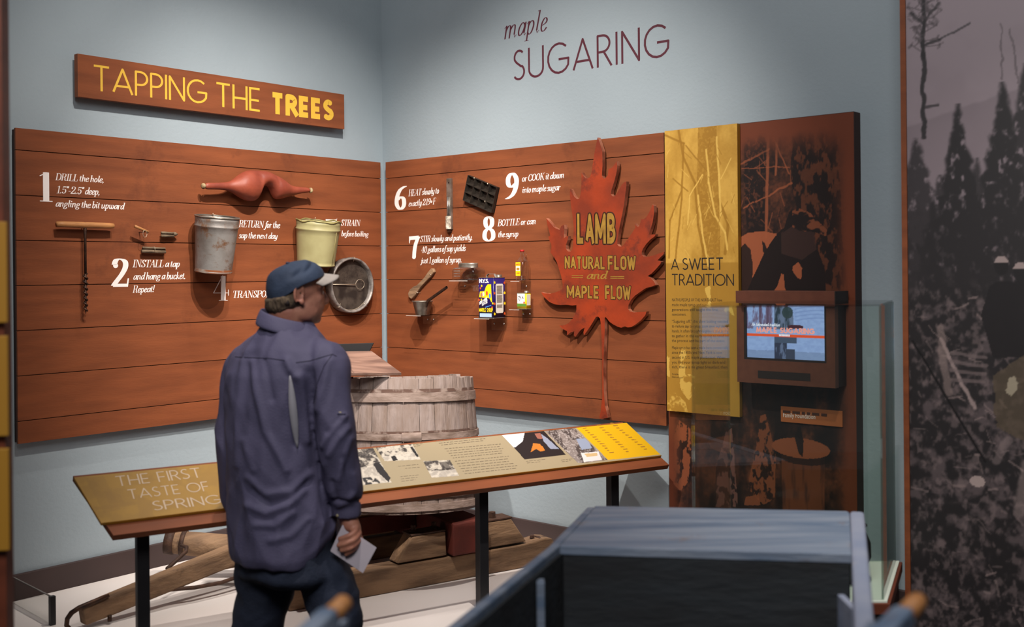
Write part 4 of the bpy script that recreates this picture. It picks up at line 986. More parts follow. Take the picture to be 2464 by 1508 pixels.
# ------------------------------------------------------------------ the maple leaf sign
lf = [(322,62),(333,90),(345,130),(346,200),(343,250),(350,263),(358,264),(372,248),(376,215),(384,216),(395,208),(408,190),(415,178),(418,200),(415,232),(403,280),(390,320),(387,340),(393,350),(403,351),(413,342),(427,318),(440,295),(452,282),(462,278),(463,300),(458,340),(452,390),(440,450),(428,510),(420,560),(418,585),(425,595),(437,597),(448,590),(470,560),(492,528),(507,505),(504,484),(510,494),(518,500),(525,498),(532,480),(534,463),(550,462),(565,447),(582,415),(590,392),(597,395),(599,430),(592,480),(573,538),(590,538),(606,537),(604,545),(582,562),(560,585),(545,607),(538,625),(539,638),(548,646),(565,648),(600,640),(625,630),(648,623),(645,635),(622,658),(616,665),(634,672),(630,682),(610,705),(588,728),(567,742),(580,750),(598,768),(607,785),(590,792),(560,800),(530,820),(505,838),(485,860),(473,885),(472,903),(480,915),(500,920),(530,918),(562,916),(555,935),(535,958),(510,978),(490,990),(470,994),(455,988),(438,995),(420,990),(400,980),(380,966),(368,950),(360,942),(356,950),(357,1000),(353,1100),(350,1200),(352,1300),(358,1380),(364,1400),(372,1436),(345,1440),(330,1436),(338,1400),(345,1330),(345,1200),(342,1050),(338,980),(334,950),(325,940),(314,942),(300,965),(285,990),(255,1032),(252,1018),(258,995),(240,1005),(212,1040),(205,1032),(207,1012),(190,1018),(172,1032),(172,1012),(150,1000),(140,992),(135,984),(160,982),(180,972),(198,952),(210,930),(218,908),(218,884),(195,886),(170,882),(140,884),(110,880),(85,868),(65,850),(52,835),(45,820),(60,826),(90,828),(120,820),(145,808),(152,800),(150,775),(143,740),(130,700),(120,670),(105,645),(90,625),(96,600),(94,585),(86,568),(80,548),(90,545),(84,520),(75,490),(70,458),(85,475),(105,500),(120,510),(135,515),(145,495),(158,490),(160,510),(157,535),(157,556),(168,548),(178,546),(175,565),(166,590),(167,608),(176,620),(188,622),(198,612),(202,590),(203,550),(205,500),(200,450),(192,400),(186,350),(187,313),(195,330),(208,352),(220,365),(232,362),(238,340),(242,300),(243,260),(243,234),(250,248),(262,262),(274,264),(286,255),(294,225),(300,180),(308,130),(316,90)]
d = TH+.035
P = [hit(R, d, 1280+x/2.038, 300+y/2.038) for x, y in lf]
if area2(P) < 0: P = P[::-1]
zb = min(p[1] for p in P)
T = Thing('maple_leaf_sign', 'big red maple leaf cutout sign lettered LAMB in gold', 'sign', R, (sum(p[0] for p in P)/len(P), -TH, zb))
bm = bmesh.new(); vv = [bm.verts.new((p[0], -d, p[1])) for p in P]; f = bm.faces.new(vv); bm.normal_update(); bmesh.ops.triangulate(bm, faces=[f])
me = bpy.data.meshes.new('leaf_face'); bm.to_mesh(me); bm.free(); me.transform(Matrix.Translation(-T.org))
T.part('leaf_face', me, M['leaf'])
mb = MB(); n = len(P)
mb.add([(p[0], -d, p[1]) for p in P]+[(p[0], -TH-.012, p[1]) for p in P], [(i, i+n, (i+1) % n+n, (i+1) % n) for i in range(n)])
T.part('leaf_edge', mb, M['leafedge'], recalc=False)
T.part('spacer', MB().box(P[0][0]-.03, P[0][0]+.06, -TH-.012, -TH-.0008, zb+.55, zb+.95), M['ply_dark'])
def gold(s, bl, br, top, wd, tr, font='cond', **kw):
    mb = MB()
    x0, z0 = hit(R, d, *bl); x1, z1 = hit(R, d, *br); xt, zt = hit(R, d, bl[0], top); hh = zt-z0
    lettering(mb, s, x0, z0-.0, x1, hh, -d-.0006, font=font, wx=wd*1.0, track=tr, z1=z1, **kw)
    o_ = MB(); e = hh*.035
    for dx, dz in ((-e, -e), (e, -e), (e, e), (-e, e), (0, -e*1.3), (e*1.3, 0), (-e*1.3, 0), (0, e*1.3)):
        t_ = MB(); lettering(t_, s, x0+dx, z0+dz, x1+dx, hh, -d-.0003, font=font, wx=wd, track=tr, z1=z1+dz, **kw); o_.add(t_.v, t_.f)
    T.part('letter_outline', o_, M['outline'], recalc=False); T.part('gold_lettering', mb, M['gold'], recalc=False)
gold('LAMB', (1392, 586), (1478, 586), 514, .20, .30)
gold('NATURAL', (1361, 646), (1455, 648), 616, .19, .26)
gold('FLOW', (1465, 648.5), (1528, 650), 615, .19, .26)
gold('MAPLE', (1366, 716), (1440, 718.5), 686, .19, .26)
gold('FLOW', (1458, 719), (1516, 721.5), 686, .19, .26)
mb = MB(); place(mb, R, d, 'and', (1411, 671), (1459, 671), 652, wx=.12, wy=.06, shear=.3); T.part('gold_script', mb, M['gold'], recalc=False)
for a, b, y_ in ((1376, 1403, 663), (1376, 1403, 667.5), (1469, 1502, 665.5), (1469, 1502, 669.5)):
    (xa, za), (xb, zb_) = hit(R, d, a, y_), hit(R, d, b, y_)
    T.part('gold_dash', MB().box(xa, xb, -d-.0008, -d-.0002, za-.0016, za+.0016), M['gold'])
# ------------------------------------------------------------------ photo panel, yellow banner
def hp(fr, d, pts): return [hit(fr, d, *p) for p in pts]
BR = np.array((116, 58, 36.)); DK = np.array((26, 17, 17.)); LT = np.array((150, 82, 52.))
d = .06
x0, ztop = hit(R, d, 1602, 316); x1, zt2 = hit(R, d, 2055, 268); ztop = (ztop+zt2)/2; zbot = PZ+.012
T = Thing('photo_panel', 'tall brown wall panel with a dark photo of a man in a hat', 'wall panel', R, ((x0+x1)/2, 0, zbot))
T.part('panel_body', MB().box(x0, x1, -d, -.0006, zbot, ztop), M['ply_dark'], bevel=.001)
pz = lambda pts: hp(R, d, pts)
def photo(X, Z):
    C = np.zeros(X.shape+(3,))+BR
    C = mixc(C, smooth(.35, .7, fbm(X, Z, 6, 4, 1, .3))*.35, BR*.8)
    w1 = fbm(X, Z, 40, 3); w2 = fbm(X+3, Z, 14, 4, 1.2, .5); fine = fbm(X, Z+5, 90, 3)
    # image area with soft edges
    xa = hit(R, d, 1780, 600)[0]; xb = hit(R, d, 2045, 600)[0]
    def px(x): return hit(R, d, x, 650)[0]
    def zz(y): return hit(R, d, 1900, y)[1]
    ed = smooth(xb+.0, xb-.09, X)*smooth(zz(300), zz(380), Z+.05*w2)
    lower = Z < zz(1000)
    inside = np.where(X > xa, 1.0, np.where(lower, smooth(px(1612), px(1640), X), 0))
    base = .40+.45*w2+.25*(fine-.5)
    C2 = mixc(np.zeros_like(C)+DK, smooth(.42, .85, base)*.75, LT*.85)
    C = mixc(C, inside*ed, C2*0+C2) if False else C*(1-(inside*ed)[..., None])+C2*(inside*ed)[..., None]
    def put(m, c, k=1.0):
        nonlocal C
        m = np.clip(m, 0, 1)*k*inside*np.maximum(ed, .0); C = C*(1-m[..., None])+np.array(c)*m[..., None]
    # trunks
    t = inpoly(X+.006*(w1-.5), Z, pz([(1792, 320), (1845, 320), (1850, 480), (1842, 570), (1800, 575), (1790, 450)])); put(t*smooth(.66, .5, fine), DK, .9)
    t = inpoly(X+.02*(w2-.5), Z, pz([(1905, 300), (2015, 310), (2025, 560), (2040, 700), (1960, 700), (1930, 560), (1905, 450)]))
    bark = smooth(.5, .62, fbm(X, Z, 55, 4, 1, .45)); put(t*(1-bark), DK, .92); put(t*bark, LT*.62, .8)
    for a, b, wd in (((1848, 300), (1843, 570), .007), ((1780, 395), (1850, 360), .004), ((1850, 470), (1905, 440), .004), ((1860, 330), (1900, 420), .003), ((1790, 500), (1846, 470), .003), ((1785, 405), (1900, 402), .002), ((1870, 300), (1866, 420), .005)):
        A, B = hit(R, d, *a), hit(R, d, *b); dd, _ = segdist(X+.012*(w2-.5), Z+.012*(w1-.5), A, B); put(smooth(wd*1.4, wd*.6, dd), LT*1.05, .8)
    for k in range(26):
        rx, ry = 1785+random.random()*120, 310+random.random()*220; A, B = hit(R, d, rx, ry), hit(R, d, rx+random.uniform(-30, 30), ry+random.uniform(10, 40))
        dd, _ = segdist(X+.01*(w2-.5), Z, A, B); put(smooth(.0026, .001, dd), LT*.95 if k % 3 else DK, .7)
    # horse back
    put(inpoly(X, Z, pz([(1780, 700), (1780, 572), (1800, 560), (1835, 556), (1868, 562), (1880, 590), (1850, 640), (1835, 700)])), LT*1.05, .95)
    put(inpoly(X+.004*(w1-.5), Z, pz([(1780, 600), (1792, 585), (1806, 600), (1812, 640), (1810, 700), (1780, 700)])), DK, .85)
    put(inpoly(X, Z, pz([(1840, 585), (1846, 600), (1842, 612), (1836, 606), (1834, 578)])), DK, .95)
    # man: coat, head, hat, hands
    put(inpoly(X+.004*(w2-.5), Z, pz([(1795, 705), (1815, 660), (1838, 610), (1860, 575), (1880, 552), (1905, 540), (1945, 560), (1968, 600), (1985, 650), (1988, 705)])), DK, 1)
    put(inpoly(X, Z, pz([(1880, 560), (1905, 535), (1960, 560), (1965, 600), (1930, 625), (1880, 610)])), (58, 38, 34), .8)
    hat = inpoly(X, Z, pz([(1884, 560), (1892, 530), (1900, 508), (1925, 502), (1950, 512), (1966, 530), (1990, 552), (1988, 568), (1960, 558), (1925, 556), (1905, 545)]))
    put(hat, DK, 1); put(hat*smooth(.45, .6, fbm(X, Z, 30, 3, 1, 1.5))*(X > px(1908)), LT*.85, .9)
    put(inpoly(X+.004*(w1-.5), Z, pz([(1908, 640), (1922, 630), (1930, 645), (1928, 672), (1918, 668), (1906, 650)])), LT*1.1, .9)
    put(inpoly(X+.004*(w1-.5), Z, pz([(1862, 700), (1870, 690), (1880, 658), (1886, 660), (1888, 690), (1892, 702)])), LT*1.1, .9)
    # lower half: stumps, snow and the cut log
    up = (Z < zz(730))
    put(up*smooth(.7, .3, w2), DK, .75)
    for P, c in (([(1720, 1220), (1725, 1120), (1745, 1040), (1760, 1030), (1768, 1100), (1775, 1220)], (112, 74, 66)),
                 ([(1800, 1170), (1820, 1080), (1830, 1000), (1842, 995), (1855, 1040), (1868, 1100), (1865, 1200), (1838, 1215), (1812, 1190)], LT*.85),
                 ([(1615, 1170), (1622, 1050), (1635, 1010), (1662, 1030), (1664, 1080), (1655, 1160), (1640, 1180)], LT*.95)):
        m = inpoly(X+.012*(w2-.5), Z+.01*(w1-.5), pz(P)); put(m, c, .95); put(m*smooth(.52, .62, fbm(X, Z, 60, 3, 1, .6)), DK, .85)
    put(inpoly(X, Z, pz([(1880, 1090), (1985, 1095), (1983, 1300), (1885, 1300)])), LT*.72, .95)
    put(inpoly(X, Z, pz([(1880, 1090), (1985, 1095), (1983, 1300), (1885, 1300)]))*smooth(.45, .7, fbm(X, Z, 20, 4, 2, .3)), DK*1.6, .6)
    A = hit(R, d, 1926, 1078); put((np.hypot((X-A[0])/.125, (Z-A[1])/.040) < 1), LT*.95, 1); put((np.hypot((X-A[0]-.01)/.125, (Z-A[1]+.022)/.045) < 1) & (np.hypot((X-A[0])/.125, (Z-A[1])/.040) > 1), DK, .7)
    put(inpoly(X, Z, pz([(1922, 1090), (1912, 1050), (1925, 1020), (1934, 1060), (1932, 1100)])), DK, .9)
    put(inpoly(X, Z, pz([(1795, 1195), (1825, 1190), (1830, 1215), (1790, 1215)])), LT, .8)
    return C
e = .002
T.part('photo_print', sheet_mesh('photo_print', sheet([(x0+e, zbot+e), (x1-e, zbot+e), (x1-e, ztop-e), (x0+e, ztop-e)], 330, 600, photo, -d-.0006), T.org), M['print'], recalc=False)

d = .085
cs = hp(R, d, [(1604, 990), (1779, 1001), (1775, 297), (1600, 315)])
bx0, bx1 = (cs[0][0]+cs[3][0])/2, (cs[1][0]+cs[2][0])/2; bz0, bz1 = (cs[0][1]+cs[1][1])/2, (cs[2][1]+cs[3][1])/2
T = Thing('yellow_banner', 'tall yellow panel headed A SWEET TRADITION over faint printed trees', 'wall panel', R, ((bx0+bx1)/2, -.0612, bz0))
T.part('panel_body', MB().box(bx0, bx1, -d, -.0615, bz0, bz1), M['yellowedge'], bevel=.001)
def banner(X, Z):
    Y1 = np.array((204, 160, 72.)); Y0 = np.array((166, 122, 42.)); YD = np.array((150, 106, 30.))
    w1 = fbm(X, Z, 30, 4); w2 = fbm(X, Z, 9, 4, 1.4, .6); fine = fbm(X, Z, 110, 2)
    C = np.zeros(X.shape+(3,))+Y1; C = mixc(C, smooth(.4, .7, w2)*.55+.3*(fine-.4), Y0)
    def ln(pts, wd, c, k):
        nonlocal C
        for a, b in zip(pts[:-1], pts[1:]):
            A, B = hit(R, d, *a), hit(R, d, *b); dd, _ = segdist(X+.006*(w1-.5), Z, A, B); C = mixc(C, smooth(wd, wd*.5, dd)*k, c)
    t = inpoly(X+.01*(w2-.5), Z, hp(R, d, [(1680, 300), (1725, 297), (1728, 420), (1735, 620), (1690, 620), (1678, 430)])); C = mixc(C, t*.75, YD); C = mixc(C, t*smooth(.5, .65, fine)*.3, Y1)
    low = smooth(hit(R, d, 1690, 632)[1]+.004, hit(R, d, 1690, 632)[1]-.004, Z)
    C = mixc(C, low*.8, Y0*.98)
    for pts, wd in (([(1632, 310), (1645, 380), (1672, 440), (1680, 540), (1700, 640)], .007), ([(1600, 325), (1645, 345), (1640, 480), (1632, 560), (1625, 625)], .006), ([(1640, 460), (1612, 530), (1610, 620)], .005), ([(1620, 430), (1655, 460)], .004), ([(1730, 480), (1752, 540), (1745, 610)], .009), ([(1650, 350), (1700, 410)], .004)):
        ln(pts, wd, YD, .8*1)
    for pts, wd in (([(1700, 360), (1706, 440), (1722, 520), (1745, 560), (1750, 600)], .006), ([(1724, 330), (1730, 420), (1735, 520)], .006), ([(1680, 470), (1690, 560), (1705, 640)], .006), ([(1690, 420), (1660, 470), (1655, 540)], .004), ([(1735, 430), (1760, 380)], .003)):
        ln(pts, wd, (222, 182, 92), .85)
    for k in range(40):
        ax, ay = random.uniform(1602, 1770), random.uniform(320, 620); ln([(ax, ay), (ax+random.uniform(-18, 18), ay+random.uniform(8, 34))], .0022, YD if k % 2 else (220, 180, 90), .6)
    for P in ([(1634, 900), (1640, 840), (1652, 830), (1650, 900), (1672, 930), (1660, 960), (1640, 940)], [(1662, 900), (1672, 905), (1672, 935), (1655, 900)], [(1604, 950), (1625, 945), (1650, 965), (1655, 990), (1604, 990)], [(1604, 850), (1612, 845), (1612, 910), (1604, 905)], [(1697, 690), (1712, 685), (1712, 735), (1706, 735)], [(1740, 750), (1760, 720), (1768, 760)]):
        m = inpoly(X+.02*(w1-.5), Z+.02*(w2-.5), hp(R, d, P)); C = mixc(C, m*smooth(.35, .5, w1)*.85, (218, 180, 88))
    return C
T.part('tree_print', sheet_mesh('tree_print', sheet([(bx0+.001, bz0+.001), (bx1-.001, bz0+.001), (bx1-.001, bz1-.001), (bx0+.001, bz1-.001)], 150, 560, banner, -d-.0006), T.org), M['print'], recalc=False)
mb = MB()
place(mb, R, d+.001, 'A', (1616, 649), (1632.5, 649), 622, font='sans', wx=.09)
place(mb, R, d+.001, 'SWEET', (1643, 649), (1740, 648.5), 620.5, font='sans', wx=.09, track=.16)
place(mb, R, d+.001, 'TRADITION', (1617, 686), (1765, 687.5), 658.5, font='sans', wx=.09, track=.16)
T.part('lettering', mb, M['black_ink'], recalc=False)
mb = MB()
lines = ['NATIVE PEOPLE OF THE NORTHEAST have', 'made maple syrup and sugar for many', 'generations and taught the first', 'newcomers.', None,
         '\u201cSugaring off,\u201d the slow boiling needed', 'to reduce sap to syrup, took time and many', 'hands. It often brought neighbors and family', 'to gather in the early spring to tend to', 'the process and be part of the event.', None,
         'Maple syrup has been a trade here commercially', 'since the 1800s and New York is now', 'second in U.S. maple production. When', 'you like your syrup light or dark and', 'rich, there is no great breakfast, then.', None]
y = 724.5
for i, s in enumerate(lines):
    if s is None: y += 5; continue
    wpx = 125*len(s)/36.0; wpx = min(wpx, 136)
    a = hit(R, d+.001, 1616.5, y); b = hit(R, d+.001, 1616.5+wpx, y+(wpx*.004)); hh = abs(hit(R, d, 1616, y-7.2)[1]-a[1])
    btext(mb, s, a[0], a[1], b[0], hh, -d-.0012, z1=b[1]); y += 11.6+(y-724)*.0006
for s, y, wpx in (('Map to the Exhibit', 901, 16), ('Funded in part by a grant', 908, 26)):
    a = hit(R, d+.001, 1617, y); b = hit(R, d+.001, 1617+wpx, y); btext(mb, s, a[0], a[1], b[0], .007, -d-.0012)
T.part('body_text', mb, M['brownink'], recalc=False, kind='stuff')

# ------------------------------------------------------------------ video kiosk
d = .165
kx0 = hit(R, d, 1773, 800)[0]; kx1 = hit(R, d, 2009, 800)[0]; kz1 = hit(R, d, 1890, 727)[1]; kz0 = hit(R, d, 1890, 926)[1]
T = Thing('video_kiosk', 'brown wall box with a lit screen reading MAPLE SUGARING', 'screen', R, ((kx0+kx1)/2, -.0608, kz0))
sx0 = hit(R, d, 1790, 800)[0]; sx1 = hit(R, d, 1988, 800)[0]; sz1 = hit(R, d, 1890, 729)[1]; sz0 = hit(R, d, 1890, 869)[1]
fb = -.086   # behind the yellow banner edge
mb = MB()
mb.box(kx0, kx1, -d, -d+.03, kz0, sz0); mb.box(kx0, sx0, -d, -d+.03, sz0, sz1); mb.box(sx1, kx1, -d, -d+.03, sz0, sz1); mb.box(kx0, kx1, -d, -d+.03, sz1, kz1)
T.part('front_plate', mb, M['kiosk'])
T.part('housing', MB().box(kx0+.004, kx1-.001, -d+.0305, -.0875, kz0+.002, kz1), M['kioskdark'])
T.part('wall_block', MB().box(max(kx0, bx1)+.012, kx1-.001, -.0872, -.0612, kz0+.002, kz1), M['kioskdark'])
hd = .205
hx0 = hit(R, hd, 1770, 712)[0]; hx1 = hit(R, hd, 2008, 712)[0]; hz1 = hit(R, hd, 1890, 700)[1]
T.part('hood', MB().box(hx0, hx1, -hd, -.0875, kz1+.0005, hz1), M['kiosk'], bevel=.001)
T.part('hood_side', MB().box(hx1+.0002, hx1+.004, -hd, -.0875, kz1+.0005, hz1), M['kioskdark'])
sy = -d+.012
mb = MB(); b_ = .008
mb.box(sx0-.001, sx0+b_, -d+.002, -d+.02, sz0, sz1).box(sx1-b_, sx1+.001, -d+.002, -d+.02, sz0, sz1).box(sx0+b_, sx1-b_, -d+.002, -d+.02, sz0, sz0+b_).box(sx0+b_, sx1-b_, -d+.002, -d+.02, sz1-b_, sz1)
T.part('bezel', mb, M['kioskdark'])
fx0, fx1, fz0, fz1 = sx0+b_, sx1-b_, sz0+b_, sz1-b_
def U(u, v): return (fx0+(fx1-fx0)*u, fz0+(fz1-fz0)*v)
def scr(X, Z):
    u = (X-fx0)/(fx1-fx0); v = (Z-fz0)/(fz1-fz0)
    w1 = fbm(u*3, v*3, 8, 4, 1, 1); w2 = fbm(u, v, 9, 4, 3.5, .6)
    C = np.zeros(X.shape+(3,))+np.array((150, 172, 222.)); C = mixc(C, smooth(.3, .7, w1)*.4, (126, 146, 200))
    C = mixc(C, (v < .12+.05*w1)*.5, (110, 126, 160))
    up = (v > .55)*(u < .36); C = mixc(C, up*smooth(.4, .62, w2)*.75, (98, 74, 100))
    for a, b in ((.16, .19), (.26, .285), (.30, .315)): C = mixc(C, ((u > a) & (u < b) & (v > .62))*.7, (88, 62, 84))
    for k in range(4): C = mixc(C, smooth(.02, .0, np.abs(v-(.92-.07*k)-.06*np.sin((u-.6)*5)))*(u > .62)*.35, (96, 116, 170))
    t = (u+.02*(w2-.5) > .355) & (u+.02*(w2-.5) < .60-.06*(v > .9)-.0) & (v > .54); C = mixc(C, t, (104, 116, 146)); C = mixc(C, t*smooth(.42, .62, w2), (46, 58, 72))
    C = mixc(C, (np.hypot((u-.53)/.07, (v-.86)/.11) < 1)*.9, (48, 62, 66))
    t = (u+.02*(w2-.5) > .36) & (u < .52) & (v < .34); C = mixc(C, t, (48, 54, 76)); C = mixc(C, t*smooth(.55, .7, w2), (96, 108, 140))
    C = mixc(C, (u > .36) & (u < .64) & (v > .29) & (v < .46), (70, 82, 106))
    C = mixc(C, (u > .50) & (u < .62) & (v < .19), (58, 64, 84))
    C = mixc(C, (np.hypot((u-.63)/.10, (v-.60)/.04) < 1), (70, 34, 46))
    C = mixc(C, (v > .405) & (v < .455), (232, 84, 40))
    return C
T.part('screen_picture', sheet_mesh('screen_picture', sheet([(fx0, fz0), (fx1, fz0), (fx1, fz1), (fx0, fz1)], 130, 100, scr, sy), T.org), M['screen'], recalc=False)
M['s_pink'] = emit('screen_pink', (246, 160, 150)); M['s_white'] = emit('screen_white', (240, 240, 255))
mb = MB(); a, b = U(.13, .475), U(.86, .475); lettering(mb, 'MAPLE SUGARING', a[0], a[1], b[0], (fz1-fz0)*.105, sy-.0006, font='sans', wx=.24, track=.26); T.part('screen_title', mb, M['s_pink'], recalc=False)
mb = MB(); a, b = U(.06, .60), U(.43, .60)
lettering(mb, 'An adirondack tradition'.replace('adirondack', 'Adirondack'), a[0], a[1], b[0], (fz1-fz0)*.06, sy-.0006, wx=.15, wy=.06, shear=.25); T.part('screen_subtitle', mb, M['s_white'], recalc=False)
mb = MB(); a, b = U(.42, .418), U(.56, .418)
for k in range(8): mb.box(a[0]+k*(b[0]-a[0])/8, a[0]+(k+.75)*(b[0]-a[0])/8, sy-.0008, sy-.0004, a[1], a[1]+.008)
T.part('screen_byline', mb, M['s_white'], kind='stuff')
q0 = hit(R, d, 1824, 897); q1 = hit(R, d, 1950, 906)
T.part('speaker_slot', MB().box(q0[0], q1[0], -d-.0012, -d-.0002, q0[1]-.020, q0[1]+.010), M['kioskdark'])

d = .068
a = hit(R, d, 1879, 1014); b = hit(R, d, 2027, 1022); c_ = hit(R, d, 1879, 977)
T = Thing('donor_plate', 'small orange-brown plate lettered Family Foundation below the screen', 'sign', R, ((a[0]+b[0])/2, -.0612, a[1]))
pl_m = mat('plate_orange', (172, 96, 52), .5)
T.part('plate', MB().box(a[0], b[0], -d, -.0612, a[1], c_[1]), pl_m, bevel=.0008)
mb = MB(); p = hit(R, d, 1884, 1003); q = hit(R, d, 1962, 1008); btext(mb, 'Family Foundation', p[0], p[1], q[0], .019, -d-.0005, z1=(p[1]+hit(R, d, 1962, 1006)[1])/2)
T.part('lettering', mb, M['white_ink'], recalc=False)
mb = MB(); p = hit(R, d, 1884, 990); q = hit(R, d, 1990, 990); xx = p[0]; random.seed(2)
while xx < q[0]-.01: wl = random.uniform(.012, .034); mb.box(xx, min(xx+wl, q[0]), -d-.0008, -d-.0002, p[1]-.005, p[1]+.006); xx += wl+.008
T.part('worn_first_line', mb, M['outline'], kind='stuff')

# ------------------------------------------------------------------ big landscape mural, right
mo = at(2172, 650, 3.72); mo.z = 0
MU = frame(mo, (.80, -.60, 0), (0, 0, 1))
d = .0
MW = 0.95; MT = 3.3
T = Thing('mural_panel', 'tall black and white forest mural with a brown edge, at the right', 'mural', MU, (MW/2, .02, 0))
T.part('panel_body', MB().box(0.019, MW, 0.0006, .05, 0.001, MT), M['ply_dark'])
T.part('edge_strip', MB().box(0, .0185, -.006, .05, 0.001, MT), M['ply'])
def mural(X, Z):
    Wt = np.array((150, 136, 142.)); 
    w1 = fbm(X, Z, 26, 4); w2 = fbm(X, Z, 7, 4); w3 = fbm(X, Z, 60, 3, 1, .7)
    def px(p): return hit(MU, 0, *p)
    ypx = 652-(Z-1.7)*2590/3.7
    C = np.zeros(X.shape+(3,))+Wt; C = mixc(C, smooth(-100, 300, ypx)*.15, (128, 114, 120))
    C = mixc(C, smooth(.4, .7, w2)*.2, (126, 112, 118))
    D1 = np.array((38, 35, 37.)); G = np.array((92, 82, 86.))
    # far hill
    hx, hz = px((2300, 262)); C = mixc(C, smooth(0, .012, (hz+(X-hx)*.28+.03*(w2-.5))-Z)*.45, (112, 100, 106))
    def conifer(top, wd, k=1.0, c=D1, st=.22):
        nonlocal C
        tx, tz = px(top); dz = tz-Z
        half = np.clip(dz, 0, 9)*st*(0.72+.55*np.abs(((dz*14+.9*w1) % 1)-.5))
        half = np.minimum(half, wd)
        m = smooth(.012, -.006, np.abs(X-tx+.02*(w1-.5))-half)*(dz > 0); C = mixc(C, m*k*smooth(.85, .55, w3+.25*(w1-.5)), c)
    base = smooth(430, 640, ypx+160*(w2-.5)); C = mixc(C, base*.75, G*.9); C = mixc(C, base*smooth(.42, .6, w1)*.75, D1)
    conifer((2305, 250), .11); conifer((2412, 195), .12); conifer((2466, 150), .12, .9); conifer((2262, 420), .07, .8, st=.3); conifer((2205, 330), .06, .8, st=.3); conifer((2350, 380), .06, .8)
    def ln(a, b, wd, c=D1, k=.9, jit=.02):
        nonlocal C
        A, B = px(a), px(b); dd, t = segdist(X+jit*(w1-.5), Z+jit*(w2-.5), A, B); C = mixc(C, smooth(wd*1.3, wd*.6, dd)*k, c)
    for k in range(34):
        bx_, by_ = 2222+random.uniform(-6, 6), random.uniform(-20, 130); an = random.uniform(-2.9, -.2); l = random.uniform(14, 44); ex, ey = bx_+l*math.cos(an), by_+l*math.sin(an)*.6
        ln((bx_, by_), (ex, ey), .0028, G*.8, .55, .01)
        for q in range(3): ln((ex, ey), (ex+random.uniform(-12, 12), ey+random.uniform(-12, 12)), .004, G*.9, .4)
    ln((2222, 130), (2222, 330), .008); ln((2224, -20), (2222, 140), .006); ln((2226, 110), (2262, 96), .005, k=.8); ln((2262, 96), (2330, 60), .004, k=.6); ln((2222, 60), (2190, 30), .004, k=.7); ln((2226, 50), (2260, 10), .004, k=.6); ln((2226, 255), (2256, 250), .005, k=.7)
    for k in range(26):
        ax, ay = 2222+random.uniform(-34, 42), random.uniform(-10, 110); ln((ax, ay), (ax+random.uniform(-20, 20), ay+random.uniform(-16, 16)), .003, G, .55)
    for a, b in (((2410, 60), (2412, 190)), ((2432, 70), (2450, 200))): ln(a, b, .003, G, .7)
    # body of the forest floor
    low = smooth(660, 760, ypx+60*(w2-.5)); C = mixc(C, low*.9, D1*.95)
    C = mixc(C, low*smooth(.48, .74, w1)*.6, (112, 98, 100)); C = mixc(C, low*smooth(.5, .76, w3)*.5, (124, 108, 108))
    for k in range(150):
        ax, ay = random.uniform(2188, 2700), random.uniform(700, 1700); an = random.uniform(-.4, 1.3); l = random.uniform(10, 46)
        ln((ax, ay), (ax+l*math.cos(an), ay+l*math.sin(an)), random.uniform(.0015, .0045), (140, 122, 120), random.uniform(.25, .7))
    ln((2262, 815), (2348, 982), .006, (150, 132, 130), .9); ln((2262, 790), (2280, 940), .014, (140, 122, 118), .6)
    for k in range(4): ln((2290, 850+k*20), (2370, 856+k*20), .006, (112, 98, 98), .7)
    ln((2196, 820), (2370, 1110), .004, (16, 14, 16), .9, .004)
    A = px((2352, 1158)); C = mixc(C, (np.hypot((X-A[0])/.024, (Z-A[1])/.018) < 1)*.9, (170, 152, 148))
    # two figures with their backs turned
    for hx_, hy_, s in ((2410, 640, 1.0), (2456, 655, .9)):
        A = px((hx_, hy_)); C = mixc(C, np.hypot((X-A[0])/.022, (Z-A[1])/.030) < 1, D1*.8)
        C = mixc(C, (np.hypot((X-A[0])/.024, (Z-A[1])/.034) < 1) & (Z > A[1]+.012)*1, (150, 134, 132))
        b = inpoly(X, Z, hp(MU, 0, [(hx_-30, 690), (hx_-10, 676), (hx_+25, 676), (hx_+40, 700), (hx_+42, 860), (hx_-20, 860), (hx_-50, 760)])); C = mixc(C, b*.97, (30, 27, 29))
    ln((2455, 1230), (2470, 1120), .02, (140, 124, 122), .6); ln((2395, 1110), (2430, 1060), .012, (120, 106, 106), .6)
    for P, cc in (([(2390, 900), (2464, 850), (2640, 860), (2640, 1060), (2460, 1060), (2400, 1030)], (84, 72, 58)), ([(2425, 905), (2440, 900), (2448, 930), (2430, 950), (2416, 940)], (168, 158, 138))):
        C = mixc(C, inpoly(X+.03*(w1-.5), Z+.02*(w2-.5), hp(MU, 0, P))*.75, cc)
    return C
random.seed(11)
T.part('forest_print', sheet_mesh('forest_print', sheet([(.019, .004), (MW-.001, .004), (MW-.001, MT-.004), (.019, MT-.004)], 280, 800, mural, 0.0), T.org), M['print'], recalc=False)

# ------------------------------------------------------------------ near partition at the left edge
po = at(9, 650, 2.35); po.z = 0
PT = frame(po, (.9, .12, 0), (0, 0, 1))
T = Thing('brown_partition', 'narrow dark brown partition edge at the far left', 'partition', PT, (-.3, 0, 0))
T.part('partition_body', MB().box(-.9, 0, 0, .05, .001, 3.6), M['plyedge'], bevel=.002)  # unseen upper part raised to shade the far left end of the plank panel
for k, (ya, yb_, word) in enumerate(((533, 775, 'upper'), (806, 1046, 'middle'), (1076, 1320, 'lowest'))):
    za = 1.7-(ya-663)*2.35/2590; zb_ = 1.7-(yb_-663)*2.35/2590
    Q = Thing('yellow_plaque', '%s of three yellow plaques overhanging the brown partition edge' % word, 'sign', PT, (-.2, -.001, zb_), group='yellow plaques on the partition')
    Q.part('plaque_board', MB().box(-.42, .011, -.016, -.001, zb_, za), M['yellowedge'], bevel=.002)
